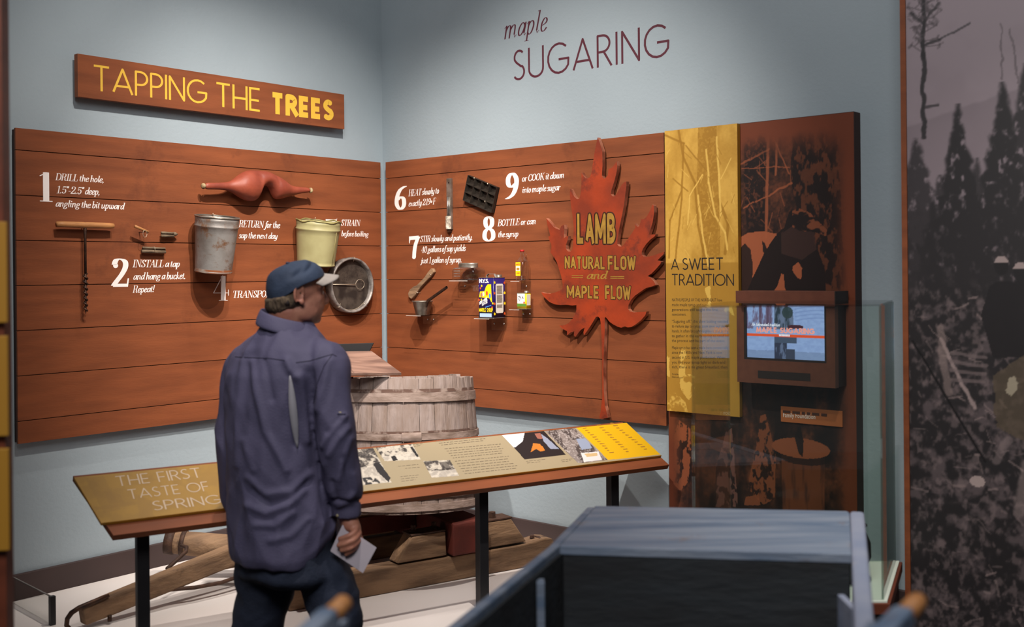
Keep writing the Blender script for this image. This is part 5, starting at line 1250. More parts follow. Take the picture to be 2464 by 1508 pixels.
# ------------------------------------------------------------------ reading rail
SL = Vector((EN.x*.200, EN.y*.200, .120))
sl_len = SL.length
RP = frame(RB+Vector((0, 0, .905)), E1, SL)          # x along the rail, z up the slope, -y out of the panel
LEN = 2.277
T = Thing('reading_rail', 'long sloping reading rail headed THE FIRST TASTE OF SPRING on black posts', 'reading rail', W, (RB.x, RB.y, PZ))
def rp(p): return RP@Vector(p)
def bring(mb): mb.v = [tuple(rp(v)) for v in mb.v]; return mb
quad = [(0, 0), (LEN, 0), (LEN-.035, sl_len), (-.051, sl_len)]
T.part('printed_board', bring(MB().prism(quad, .010, 0)), M['yellowedge'])
q2 = [(.030, -.050), (LEN+.012, -.050), (LEN-.04, sl_len+.022), (-.050, sl_len+.022)]
T.part('backing_board', bring(MB().prism(q2, .034, .0115)), M['ply'], bevel=.001)
random.seed(4)
ccream = np.array((168, 152, 122.))
def hr(p): return hit(RP, 0, *p)
def railprint(X, Z):
    w1 = fbm(X, Z, 60, 4); w2 = fbm(X, Z, 22, 3); w3 = fbm(X, Z, 160, 2)
    C = np.zeros(X.shape+(3,))+ccream
    Yl = np.array((160, 118, 26.))
    xl = hr((700, 1180))[0]
    C = mixc(C, X < xl, Yl); C = mixc(C, (X < xl)*smooth(.4, .7, w2)*.35, (134, 96, 20))
    for P in ([(205, 1150), (250, 1145), (290, 1225), (250, 1235)], [(330, 1190), (365, 1205), (370, 1245), (335, 1250)], [(225, 1220), (330, 1205), (335, 1213), (232, 1228)], [(250, 1180), (290, 1190), (300, 1210), (262, 1212)]):
        C = mixc(C, inpoly(X+.01*(w1-.5), Z, [hr(p) for p in P])*.4, (140, 100, 22))
    for P, kind in (([(851.7, 1076), (896, 1074.5), (941.6, 1160), (868, 1167.5)], 0), ([(900, 1071), (990, 1065), (1012, 1105), (926, 1109.5)], 1), ([(1018, 1109.5), (1082, 1106.5), (1105, 1144.6), (1039, 1149)], 2)):
        m = inpoly(X, Z, [hr(p) for p in P]); C = mixc(C, m, (208, 198, 182)); C = mixc(C, m*smooth(.42, .56, w1*.6+w2*.4), (58, 52, 50)); C = mixc(C, m*smooth(.5, .7, w3)*.4, (150, 140, 130))
        ys = [hr(p) for p in P]; zc = (ys[0][1]+ys[3][1])/2
        C = mixc(C, m*(Z < zc-.015+.03*(w2-.5))*.75, (216, 206, 192))
        if kind == 0:
            C = mixc(C, inpoly(X, Z, [hr(p) for p in [(898, 1115), (912, 1112), (940, 1150), (935, 1160), (908, 1135)]]), (34, 30, 32)); C = mixc(C, inpoly(X, Z, [hr(p) for p in [(872, 1150), (905, 1146), (915, 1162), (878, 1167)]])*smooth(.4, .5, w1), (40, 38, 40))
        if kind == 1: C = mixc(C, inpoly(X, Z, [hr(p) for p in [(986, 1075), (992, 1074), (1008, 1098), (1003, 1100)]]), (30, 28, 30)); C = mixc(C, inpoly(X, Z, [hr(p) for p in [(940, 1098), (950, 1096), (958, 1107), (946, 1109)]]), (30, 28, 30))
        if kind == 2: C = mixc(C, inpoly(X, Z, [hr(p) for p in [(1056, 1112), (1075, 1110), (1086, 1128), (1066, 1130)]])*.6, (60, 54, 52))
    m = inpoly(X, Z, [hr(p) for p in [(1204, 1043), (1307, 1035), (1362, 1094), (1262.6, 1105)]]); C = mixc(C, m, (34, 26, 28)); 
    C = mixc(C, m*inpoly(X+.006*(w2-.5), Z, [hr(p) for p in [(1204, 1043), (1262, 1040), (1258, 1062), (1240, 1076), (1228, 1076)]]), (232, 230, 236))
    C = mixc(C, m*inpoly(X, Z, [hr(p) for p in [(1302, 1044), (1318, 1055), (1345, 1080), (1325, 1080), (1308, 1062)]]), (150, 156, 176)); C = mixc(C, m*inpoly(X+.008*(w1-.5), Z, [hr(p) for p in [(1283, 1066), (1300, 1068), (1312, 1084), (1300, 1086), (1290, 1080), (1276, 1088)]]), (206, 124, 44))
    C = mixc(C, m*inpoly(X, Z, [hr(p) for p in [(1286, 1043), (1300, 1042), (1306, 1055), (1294, 1056)]]), (160, 100, 84))
    m = inpoly(X, Z, [hr(p) for p in [(1308.5, 1034.4), (1378, 1026), (1462, 1106.6), (1391, 1114.5)]]); C = mixc(C, m, (140, 128, 124)); C = mixc(C, m*smooth(.48, .6, fbm(X, Z, 50, 4, 1, .4)), (78, 68, 66)); C = mixc(C, m*smooth(.58, .66, w3)*.7, (196, 186, 182))
    C = mixc(C, m*inpoly(X+.004*(w1-.5), Z, [hr(p) for p in [(1386, 1056), (1412, 1054), (1425, 1078), (1400, 1082)]]), (150, 160, 184)); C = mixc(C, m*inpoly(X, Z, [hr(p) for p in [(1398, 1090), (1440, 1086), (1448, 1106), (1405, 1112)]]), (226, 220, 218)); C = mixc(C, m*inpoly(X, Z, [hr(p) for p in [(1406, 1092), (1436, 1089), (1438, 1096), (1412, 1099)]]), (210, 178, 128))
    C = C*np.where(X > xl, .92, 1.0)[..., None]
    m = inpoly(X, Z, [hr(p) for p in [(1380, 1022.7), (1520, 1000), (1620, 1090), (1463.6, 1106.6)]]); C = mixc(C, m, (212, 164, 14))
    return C
e = .0012
T.part('rail_print', sheet_mesh('rail_print', (lambda D: (np.array([tuple(rp(v)) for v in D[0]]), D[1], D[2]))(sheet([(e, e), (LEN-e, e), (LEN-.035-e, sl_len-e), (-.051+e, sl_len-e)], 960, 100, railprint, -.0006)), T.org), M['print'], recalc=False)
mb = MB()
for s, bl, br, top, tr in (('THE FIRST', (283, 1170), (486, 1148), 1142, .17), ('TASTE OF', (312, 1201), (505, 1180), 1174, .17), ('SPRING', (372, 1228), (534, 1211), 1202, .17)):
    place(mb, RP, 0.0006, s, bl, br, top+3, font='sans', wx=.085, track=tr)
T.part('heading', bring(mb), M['heading'], recalc=False)
mb = MB()
def greek(a, b, n, w0, hgt=.45):
    """rows of small words between row a (start, end px) and row b"""
    for k in range(n):
        f = k/max(n-1, 1)
        s = (a[0][0]*(1-f)+b[0][0]*f, a[0][1]*(1-f)+b[0][1]*f); e_ = (a[1][0]*(1-f)+b[1][0]*f, a[1][1]*(1-f)+b[1][1]*f)
        xa, za = hit(RP, .0008, *s); xb, zb = hit(RP, .0008, *e_); xx = xa; end = xb-(xb-xa)*random.uniform(0, .12)
        while xx < end:
            wl = random.uniform(.006, .02); x2 = min(xx+wl, xb); fz = (xx-xa)/(xb-xa); zz = za+(zb-za)*fz
            mb.add([(xx, -.0012, zz), (x2, -.0012, zz), (x2, -.0012, zz+w0), (xx, -.0012, zz+w0)], [(0, 1, 2, 3)]); xx = x2+.0045
greek(((1050, 1062), (1185, 1049)), ((1062, 1071), (1165, 1060)), 3, .0026)
greek(((1070, 1080), (1210, 1068)), ((1090, 1102), (1212, 1090)), 5, .0026)
greek(((1095, 1110), (1232, 1097)), ((1118, 1140), (1248, 1126)), 6, .0026)
greek(((990, 1066), (1022, 1063)), ((996, 1074), (1012, 1072)), 3, .0018)
greek(((958, 1122), (1010, 1117)), ((975, 1127), (1010, 1124)), 2, .0018)
greek(((964, 1147), (1012, 1142)), ((966, 1158), (1000, 1154)), 3, .0018)
greek(((1266, 1110), (1312, 1105)), ((1268, 1114), (1300, 1111)), 2, .0018)
greek(((1350, 1107), (1378, 1104)), ((1352, 1111), (1376, 1108)), 2, .0018)
T.part('body_text', bring(mb), M['grey_ink'], recalc=False, kind='stuff')
mb = MB()
for (p, q) in (((1402, 1030), (1472, 1094)), ((1436, 1023), (1512, 1092)), ((1468, 1018), (1556, 1086))):
    n_ = 12
    for k in range(n_):
        for off in (0, .35):
            f = (k+off*.4)/n_; xa, za = hit(RP, .0008, p[0]+(q[0]-p[0])*f, p[1]+(q[1]-p[1])*f); l = random.uniform(.010, .024)
            mb.add([(xa, -.0012, za-.0016), (xa+l, -.0012, za-.0016), (xa+l, -.0012, za+.0022), (xa, -.0012, za+.0022)], [(0, 1, 2, 3)])
T.part('recipe_text', bring(mb), M['yellowedge'], recalc=False, kind='stuff')
for pxm in (328, 1146, 1461):
    # find the point along the rail, .085 back from the front edge, seen at this column
    best = min(np.linspace(0, LEN, 2000), key=lambda a: abs(CX+FPX*((RB+E1*a+EN*.085).x/(RB+E1*a+EN*.085).y)-pxm-8))
    p = RB+E1*best+EN*.085; u = E1*.020; v = EN*.020
    zt = .905+.085*.6-.034/math.cos(math.atan(.6))-.004
    vs = [p-u-v, p+u-v, p+u+v, p-u+v]
    zs = [zt-.012, zt-.012, zt+.012, zt+.012]
    mb = MB().add([(q.x, q.y, PZ+.0005) for q in vs]+[(q.x, q.y, z_) for q, z_ in zip(vs, zs)], [(3, 2, 1, 0), (4, 5, 6, 7)]+[(i, (i+1) % 4, (i+1) % 4+4, i+4) for i in range(4)])
    T.part('post', mb, M['blackmetal'], bevel=.002)

# low clear guard at the left end of the platform
g0 = CW+RL*(hit(L, .02, 26, 1384)[0])+NL*.024; g1 = at(125, 1400, 4.10); g1.z = 0
gd = (g1-g0).normalized(); gn = Vector((-gd.y, gd.x, 0))
T = Thing('platform_guard', 'low clear guard with a thin black post at the platform left end', 'barrier', W, (g1.x, g1.y, PZ))
def slab(a, b, n_, th, z0, z1):
    vs = [a-n_*th, b-n_*th, b+n_*th, a+n_*th]
    return MB().add([(q.x, q.y, z0) for q in vs]+[(q.x, q.y, z1) for q in vs], [(3, 2, 1, 0), (4, 5, 6, 7)]+[(i, (i+1) % 4, (i+1) % 4+4, i+4) for i in range(4)])
T.part('clear_pane', slab(g0, g1-gd*.012, gn, .002, PZ+.001, .474), M['glassy'])
T.part('top_edge', slab(g0, g1-gd*.012, gn, .0025, .4742, .478), M['galv'])
T.part('guard_post', slab(g1-gd*.01, g1+gd*.01, gn, .01, PZ+.001, .480), M['blackmetal'])

# ------------------------------------------------------------------ sled
E2 = Vector((.84, .54, 0)).normalized(); N2 = Vector((-E2.y, E2.x, 0)); S0 = Vector((-.633, 4.394, 0))
SF = frame(S0, E2, (0, 0, 1))     # x along the runners, y towards the back
T = Thing('timber_sled', 'old timber sled with heavy runners, tongue and red cross beam under the barrel', 'sled', SF, (.3, .25, PZ))
zr0, zr1 = PZ+.001, PZ+.112
def runner(y0, xa, xb):
    pts = [(xa, zr0), (xb-.16, zr0), (xb-.05, zr0+.03), (xb, zr0+.085), (xb-.01, zr0+.108), (xb-.05, zr1+.004), (xb-.12, zr1-.004), (xb-.2, zr1-.008), (xa+.12, zr1-.004), (xa, zr1-.03)]
    return MB().prism(pts, y0+.095, y0)
T.part('runner', runner(0, -.30, .97), M['wood_old'], bevel=.006)
T.part('runner', runner(.50, -.30, .74), M['wood_old'], bevel=.006)
T.part('tip_iron', MB().tube([(.90, .048, zr1+.002), (.955, .048, zr1-.006), (.985, .048, zr0+.07), (.935, .048, zr0+.040)], .02, 6, sq=(.25, 1.6)), M['rust_iron'])
bx = .505
def block_(y0, y1, zt): return MB().box(bx-.085, bx+.085, y0, y1, zr1+.002, zt)
T.part('cross_beam', block_(-.03, .63, .626), M['redpaint'], bevel=.008)
T.part('cross_beam', MB().box(-.27, -.11, -.03, .63, zr1+.002, .622), M['redpaint'], bevel=.008)
T.part('end_plank', MB().box(-.10, bx-.09, .30, .33, .545, .625), M['redpaint'], bevel=.003)
def wedge(x0, x1, xt0, xt1, y0, y1, zt):
    return MB().prism([(x0, zr1+.002), (x1, zr1+.002), (xt1, zt), (xt0, zt)], y1, y0)
for yy in (.0, .50):
    a = T.part('cheek_block', wedge(bx-.33, bx-.095, bx-.26, bx-.10, yy+.005, yy+.09, .588), M['wood_old'], bevel=.005)
    T.part('iron_plate', MB().box(bx-.265, bx-.10, yy+.004, yy+.091, .589, .596), M['rust_iron'], bevel=.001)
    for xx in (bx-.235, bx-.135):
        T.part('bolt', MB().lathe([(0, .626), (.012, .625), (.013, .606), (.020, .605), (.020, .597)], 6, Matrix.Translation((xx, yy+.045, 0)), smooth=False), M['rust_iron'])
    if yy == 0:
        T.part('cheek_block', wedge(bx+.095, bx+.315, bx+.10, bx+.235, yy+.005, yy+.09, .598), M['wood_old'], bevel=.005)
        T.part('iron_plate', MB().box(bx+.10, bx+.24, yy+.004, yy+.091, .599, .606), M['rust_iron'], bevel=.001)
        T.part('bolt', MB().lathe([(0, .632), (.016, .631), (.017, .607)], 6, Matrix.Translation((bx+.16, yy+.045, 0)), smooth=False), M['rust_iron'])
for xx in (-.02, .84): T.part('bolt', MB().lathe([(0, .014), (.010, .013), (.012, 0)], 6, Matrix.Translation((xx+.04, .05, zr1+.001)), smooth=False), M['rust_iron'])
# front roller, tongue and irons (given in world points)
inv = SF.inverted()
def wp(px, py, D): return inv@at(px, py, D)
ra, rb_ = wp(402, 1302, 4.70), wp(640, 1325, 4.72)
ax = (rb_-ra).normalized()
T.part('front_roller', MB().tube([ra, ra+ax*.05, ra+ax*.12, rb_], [.047, .05, .052, .058], 16), M['wood_old'])
T.part('iron_band', MB().tube([ra-ax*.004, ra+ax*.035], .0545, 20), M['rust_iron'])
T.part('iron_band', MB().tube([ra+ax*.062, ra+ax*.082], .0545, 20), M['rust_iron'])
ta, tb = wp(196, 1481, 4.05), wp(720, 1268, 4.78)
T.part('tongue', MB().tube([ta, ta*.9+tb*.1, ta*.5+tb*.5, tb], [.052, .056, .060, .064], 4, sq=(.95, .7), up=(0, 0, 1), smooth=False), M['wood_old'], bevel=.008)
T.part('brace', MB().tube([wp(500, 1370, 4.62), wp(600, 1350, 4.60), wp(700, 1340, 4.62)], .03, 4, sq=(.5, 1), up=(0, 0, 1), smooth=False), M['wood_old'], bevel=.004)
T.part('draw_rod', MB().tube([wp(366, 1418, 4.28), wp(410, 1418, 4.30), wp(470, 1413, 4.36), wp(530, 1402, 4.44), wp(600, 1378, 4.55)], .0085, 8), M['rust_iron'])
T.part('eye_bolt', MB().ball(wp(364, 1418, 4.27), (.020, .020, .014), 12, 8), M['rust_iron'])
T.part('draw_rod', MB().tube([wp(436, 1312, 4.58), wp(449, 1316, 4.56), wp(448, 1326, 4.54), wp(430, 1343, 4.50), wp(402, 1368, 4.42)], .0085, 8), M['rust_iron'])
hk = [wp(262, 1432, 4.10), wp(225, 1448, 4.06), wp(190, 1462, 4.02), wp(172, 1474, 4.01), wp(162, 1488, 4.01), wp(160, 1504, 4.02), wp(168, 1511, 4.02)]
T.part('tongue_hook', MB().tube(hk, [.007, .011, .010, .010, .009, .009, .007], 8), M['iron'])
0 and T.part('chain_link', MB().tube([wp(130+16*math.cos(a), 1510+6*math.sin(a), 4.02) for a in np.linspace(0, 6.28, 15)], .005, 6, cap=False), M['iron'])
T.part('bolt', MB().tube([wp(264, 1480, 4.10), wp(264, 1494, 4.10)], .008, 6), M['iron'])

# ------------------------------------------------------------------ barrel on the sled
bc = Vector((-.500, 4.85, .660))
TB = Matrix.Translation(bc)@Matrix.Rotation(math.radians(-4.5), 4, 'X')
T = Thing('gathering_barrel', 'large weathered wooden stave barrel with an open top on the sled', 'barrel', TB, (0, 0, 0))
H = .570; RB0, RT0 = .366, .315
def rad(h): return RB0+(RT0-RB0)*(h/H)**.85
NS = 30; random.seed(8)
for k in range(NS):
    a0 = 2*math.pi*(k+.014)/NS; a1 = 2*math.pi*(k+.986)/NS; dh = random.uniform(-.008, .004); dr = random.uniform(-.0025, .0025)
    mb = MB(); vs = []; hs = np.linspace(0, H+dh, 7); na = 4
    for h_ in hs:
        for i in range(na+1):
            a = a0+(a1-a0)*i/na; r = rad(min(h_, H))+dr-.002*(i in (0, na)); vs.append((r*math.cos(a), r*math.sin(a), h_))
        for i in range(na, -1, -1):
            a = a0+(a1-a0)*i/na; r = rad(min(h_, H))-.026; vs.append((r*math.cos(a), r*math.sin(a), h_))
    m_ = 2*(na+1); fs = []
    for j in range(len(hs)-1):
        for i in range(m_): fs.append((j*m_+i, j*m_+(i+1) % m_, (j+1)*m_+(i+1) % m_, (j+1)*m_+i))
    fs.append(tuple(range(m_-1, -1, -1))); fs.append(tuple((len(hs)-1)*m_+i for i in range(m_)))
    T.part('stave', mb.add(vs, fs), M['stave'], recalc=False)
for h0_, h1_ in ((.465, .505), (.305, .332), (.118, .145), (.062, .090), (.012, .040)):
    pr_ = [(rad(h0_)-.001, h0_), (rad(h0_)+.0105, h0_+.001), (rad(h1_)+.0105, h1_-.001), (rad(h1_)-.001, h1_)]
    pr_ = [(rad(h0_)-.001, h0_), (rad(h0_)+.0085, h0_+.0005), (rad(h1_)+.0085, h1_-.0005), (rad(h1_)-.001, h1_)]
    mb = MB().lathe(pr_, 72, smooth=False); mb.v = [tuple(Vector((v[0], v[1], v[2]+.0006*math.sin(5*math.atan2(v[1], v[0])+h0_*20)))) for v in mb.v]
    T.part('hoop', mb, M['stave2'], recalc=False)
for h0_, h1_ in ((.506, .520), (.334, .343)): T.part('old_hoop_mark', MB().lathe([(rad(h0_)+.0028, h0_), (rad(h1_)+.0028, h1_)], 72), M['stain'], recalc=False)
a = math.radians(-84)
T.part('hoop_lap', MB().lathe([(rad(.31)+.011, .300), (rad(.32)+.015, .303), (rad(.33)+.015, .336), (rad(.335)+.011, .338)], 10, None, a0=a-.02, a1=a+.22), M['stave2'], recalc=False)
T.part('inner_floor', MB().lathe([(0, .03), (RB0-.03, .03)], 40), M['wood_old'], recalc=False)
# hinged lid board lying tilted on the rim
pts = [at(800, 846, 4.98), at(894, 844, 4.98), at(966, 896.5, 4.60), at(842, 897, 4.50)]
nrm = (pts[1]-pts[0]).cross(pts[3]-pts[0]).normalized(); nrm = nrm if nrm.z > 0 else -nrm
T = Thing('barrel_lid_board', 'reddish brown board sloping down onto the barrel rim with a black back strip', 'lid', W, tuple((pts[0]+pts[2])/2))
up = nrm*.0005
T.part('board', MB().add([p+up for p in pts]+[p+up*1.02-nrm*.013 for p in pts], [(0, 1, 2, 3), (7, 6, 5, 4), (0, 4, 5, 1), (1, 5, 6, 2), (2, 6, 7, 3), (3, 7, 4, 0)]), M['lid'], bevel=.002)
b4 = [at(788, 848, 5.0), at(889, 845, 5.0), at(899, 825, 5.0), at(780, 829, 5.0)]; off = Vector((0, .02, 0))
T.part('back_strip', MB().add(b4+[p+off for p in b4], [(0, 1, 2, 3), (7, 6, 5, 4), (0, 4, 5, 1), (1, 5, 6, 2), (2, 6, 7, 3), (3, 7, 4, 0)]), M['blackpot'], bevel=.001)
T.part('side_board', MB().add([pts[0]+up*.0, pts[3]+up*0, pts[3]-Vector((0, 0, .008)), pts[0]-Vector((0, 0, .05)), pts[0]+E1*.02, pts[3]+E1*.02, pts[3]-Vector((0, 0, .008))+E1*.02, pts[0]-Vector((0, 0, .05))+E1*.02], [(0, 1, 2, 3), (7, 6, 5, 4), (0, 4, 5, 1), (1, 5, 6, 2), (2, 6, 7, 3), (3, 7, 4, 0)]), M['lid'])
0 and T.part('support_block', MB().box(-.60, -.52, 5.02, 5.10, 1.245, 1.31), M['lid'])

# ------------------------------------------------------------------ glass case at the right
cz = .70; kD = 3.30
def cfl(px, py, z): p = hitz(z, px, py); return Vector((p.x, p.y, 0))
nl = at(1671, 1400, kD); nr_ = at(2124, 1400, kD); fr_ = at(2153, 1300, kD*1.13); fl = at(1757, 1300, kD*1.13)
dz = 1.7-(1443-644.5)*kD/2590; tz = 1.7-(738-646)*kD/2590
C4 = [Vector((p.x, p.y, 0)) for p in (nl, nr_, fr_, fl)]
cen = sum(C4, Vector())/4
T = Thing('display_case', 'clear glass display case on a dark pedestal behind the blue cart', 'display case', W, (cen.x, cen.y, 0))
def ring(sc_, z): return [(cen.x+(p.x-cen.x)*sc_, cen.y+(p.y-cen.y)*sc_, z) for p in C4]
def solid(sc_, z0, z1): return MB().add(ring(sc_, z0)+ring(sc_, z1), [(3, 2, 1, 0), (4, 5, 6, 7)]+[(i, (i+1) % 4, (i+1) % 4+4, i+4) for i in range(4)])
T.part('pedestal', solid(1.04, .001, dz-.042), M['pedestal'], bevel=.002)
T.part('wood_trim', solid(1.085, dz-.040, dz-.006), M['plyedge'], bevel=.002)
T.part('white_deck', solid(1.05, dz-.0055, dz), M['deck'])
for i in range(4):
    a = Vector(ring(1.0, 0)[i]); b = Vector(ring(1.0, 0)[(i+1) % 4]); dv = (b-a).normalized(); n_ = Vector((-dv.y, dv.x, 0))
    a2 = a+dv*.0035; b2 = b-dv*.0035
    T.part('glass_pane', slab(a2, b2, n_, .003, dz+.001, tz), M['case'])
    T.part('pane_edge', slab(a-dv*.0028, a+dv*.0028, n_, .0030, dz+.001, tz), M['caseedge'])
T.part('glass_top', solid(1.0, tz+.0005, tz+.006), M['case'])
pc_ = Vector((cen.x+.115, cen.y-.01, dz+.001))
T = Thing('iron_pot', 'black iron pot standing on the white deck inside the glass case', 'pot', W, tuple(pc_))
Mx = Matrix.Translation(pc_)
T.part('pot_body', MB().lathe([(0, 0), (.045, .001), (.085, .035), (.105, .085), (.104, .13), (.090, .165), (.086, .178), (.094, .186), (.088, .186), (.082, .175), (.095, .13), (.08, .05), (0, .02)], 40, Mx), M['blackpot'], recalc=False)
T.part('pot_lid', MB().lathe([(0, .205), (.03, .203), (.084, .190), (.087, .187)], 40, Mx), M['blackpot'], recalc=False)
T.part('lid_knob', MB().ball(pc_+Vector((0, 0, .212)), (.014, .014, .012)), M['blackpot'])

# ------------------------------------------------------------------ blue cart in front
cz = 1.04
A_l = hitz(cz, 1345, 1313); A_r = hitz(cz, 2050, 1333); B_r = hitz(cz, 2045, 1232); B_l = hitz(cz, 1432, 1219)
O_l = hitz(cz, 1105, 1508); O_r1 = hitz(cz, 2056, 1508); O_r2 = hitz(cz, 2097, 1508); T_r = hitz(cz, 2077, 1242)
T = Thing('blue_cart', 'old blue painted wooden box cart in the foreground with a plank deck', 'cart', W, ((A_l.x+A_r.x)/2, 2.1, 0))
dirn = (A_r-O_r1).normalized()
dirl = (A_l-O_l).normalized()
boxh = .42; zb = cz-boxh
nearY = 1.62
def ext(p, dv, y): return p+dv*((y-p.y)/dv.y)
def plank4(P, z0, z1): # P: 4 plan points
    return MB().add([(p.x, p.y, z0) for p in P]+[(p.x, p.y, z1) for p in P], [(3, 2, 1, 0), (4, 5, 6, 7)]+[(i, (i+1) % 4, (i+1) % 4+4, i+4) for i in range(4)])
li = A_l; lo_ = A_l+Vector((-.024, 0, 0))
ln_i = ext(li, dirl, nearY); ln_o = ln_i+Vector((-.024, 0, 0))
sideL = (B_l-A_l).normalized()
bl_i = A_l; 
T.part('side_board', plank4([ln_o, ln_i, A_l+Vector((.0, .0, 0)), A_l+Vector((-.024, .0, 0))], zb, cz), M['blue'], bevel=.004)
T.part('side_board_end', plank4([A_l+Vector((-.024, .0005, 0)), A_l+Vector((0, .0005, 0)), B_l, B_l+Vector((-.022, 0, 0))], zb, cz), M['blue'], bevel=.004)
ri = A_r; wR = .040
rn_i = ext(ri, dirn, nearY); rn_o = rn_i+Vector((wR*.95, 0, 0)); rf_i = B_r; rf_o = B_r+Vector((wR*.9, -.01, 0))
T.part('side_rail', plank4([rn_i, rn_o, rf_o, rf_i], cz-.05, cz+.004), M['blue2'], bevel=.008)
T.part('side_board', plank4([rn_i+Vector((.004, 0, 0)), rn_o-Vector((.008, 0, 0)), rf_o-Vector((.008, 0, 0)), rf_i+Vector((.004, 0, 0))], zb, cz-.051), M['blue'])
for k in range(3):
    f0, f1 = k/3+.004, (k+1)/3-.004
    P = [A_l.lerp(B_l, f0), A_r.lerp(B_r, f0), A_r.lerp(B_r, f1), A_l.lerp(B_l, f1)]
    P = [P[0]+Vector((.001, 0, 0)), P[1]-Vector((.001, 0, 0)), P[2]-Vector((.001, 0, 0)), P[3]+Vector((.001, 0, 0))]
    T.part('deck_plank', plank4(P, cz-.022, cz-.001*(k % 2)), M['blue'], bevel=.002)
T.part('back_board', plank4([B_l+Vector((0, .001, 0)), B_r+Vector((0, .001, 0)), B_r+Vector((0, .024, 0)), B_l+Vector((0, .024, 0))], zb, cz-.002), M['blue'], bevel=.003)
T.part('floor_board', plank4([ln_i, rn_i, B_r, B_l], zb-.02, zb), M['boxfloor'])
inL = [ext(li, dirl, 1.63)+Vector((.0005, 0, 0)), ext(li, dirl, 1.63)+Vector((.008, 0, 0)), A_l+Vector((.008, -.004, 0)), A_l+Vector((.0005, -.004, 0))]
T.part('inner_shade', plank4(inL, zb+.001, cz-.018), M['blue_shade'])  # added dark sheet, shade painted over the side's inner face
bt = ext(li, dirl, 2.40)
T.part('back_shade', plank4([A_l+Vector((.01, -.0, 0)), A_r+Vector((-.006, 0, 0)), A_r+Vector((-.006, .012, 0)), A_l+Vector((.01, .012, 0))], zb+.001, cz-.024), M['blue_shade'])  # added dark sheet painting the shade under the deck
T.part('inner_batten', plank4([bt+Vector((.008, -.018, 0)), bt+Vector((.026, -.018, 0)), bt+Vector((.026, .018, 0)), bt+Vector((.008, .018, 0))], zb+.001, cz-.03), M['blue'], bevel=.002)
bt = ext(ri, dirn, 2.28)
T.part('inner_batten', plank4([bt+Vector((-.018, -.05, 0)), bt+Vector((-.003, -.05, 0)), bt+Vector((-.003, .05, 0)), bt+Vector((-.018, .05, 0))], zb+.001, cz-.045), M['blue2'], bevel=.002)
T.part('front_board', plank4([ln_i, rn_i, rn_i+Vector((0, .02, 0)), ln_i+Vector((0, .02, 0))], zb, cz-.02), M['blue'])
for p in (ln_i+Vector((.03, .05, 0)), rn_i+Vector((-.03, .05, 0)), B_l+Vector((.04, -.05, 0)), B_r+Vector((-.04, -.05, 0))):
    T.part('leg', MB().tube([(p.x, p.y, .001), (p.x, p.y, zb-.021)], .032, 4, up=(1, 0, 0), smooth=False), M['blue'])
# two raised handles at the near end
for (tip, base) in (((833, 1445), (765, 1512)), ((2214, 1440), (2148, 1512))):
    D = 1.50; t_ = at(*tip, D+.05); b_ = at(*base, D); dv = (b_-t_)
    p1 = t_; p2 = t_+dv*.48; p3 = t_+dv*1.9; 
    T.part('handle_shaft', MB().tube([p2, t_+dv*.62, p3, p3+dv*1.0], [.017, .021, .024, .026], 4, sq=(1, 1), up=(0, 0, 1), smooth=False), M['blue'], bevel=.005)
    T.part('handle_grip', MB().tube([p1-dv.normalized()*.001, p1+dv*.06, p2+dv*.02], [.010, .0135, .0145], 14), M['wood_lt'])
    end = p3+dv*1.0; tgt = (ln_o if tip[0] < 1200 else rn_o)
    T.part('handle_bracket', MB().tube([end, (tgt.x, tgt.y+.02, end.z)], .018, 4, up=(0, 0, 1), smooth=False), M['blue'])
# ------------------------------------------------------------------ the visitor
MD = 3.40
def mp_(px, py, dd=0.0): return at(px, py, MD+dd)
K = MD/FPX
yaw = math.radians(38); fF = Vector((math.sin(yaw), math.cos(yaw), 0)); fR = Vector((math.cos(yaw), -math.sin(yaw), 0)); UP = Vector((0, 0, 1))
def loft(secs, nu=36):
    """secs: (centre, a along right, b along forward[, tilt vector up])"""
    mb = MB(); vs = []; fs = []
    for (c, a, b) in secs:
        for k in range(nu):
            t = 2*math.pi*k/nu; ct, st = math.cos(t), math.sin(t)
            e = 2.3; ct = math.copysign(abs(ct)**(2/e), ct); st = math.copysign(abs(st)**(2/e), st)
            vs.append(c+fR*(a*ct)+fF*(b*st))
    for j in range(len(secs)-1):
        for k in range(nu):
            k2 = (k+1) % nu; fs.append((j*nu+k, j*nu+k2, (j+1)*nu+k2, (j+1)*nu+k))
    fs.append(tuple(range(nu-1, -1, -1))); fs.append(tuple((len(secs)-1)*nu+k for k in range(nu)))
    return mb.add(vs, fs, True)
def limb(mb, pts, rs, n=20, ball=True):
    # catmull interpolation of centre line and radius
    P = []; Rr = []
    for i in range(len(pts)-1):
        p0, p1, p2, p3 = pts[max(i-1, 0)], pts[i], pts[i+1], pts[min(i+2, len(pts)-1)]
        for k in range(6):
            t = k/6; P.append(0.5*((2*p1)+(-p0+p2)*t+(2*p0-5*p1+4*p2-p3)*t*t+(-p0+3*p1-3*p2+p3)*t**3)); Rr.append(rs[i]*(1-t)+rs[i+1]*t)
    P.append(pts[-1]); Rr.append(rs[-1])
    mb.tube(P, Rr, n)
    if ball: mb.ball(pts[0], rs[0]); mb.ball(pts[-1], rs[-1])
    return mb
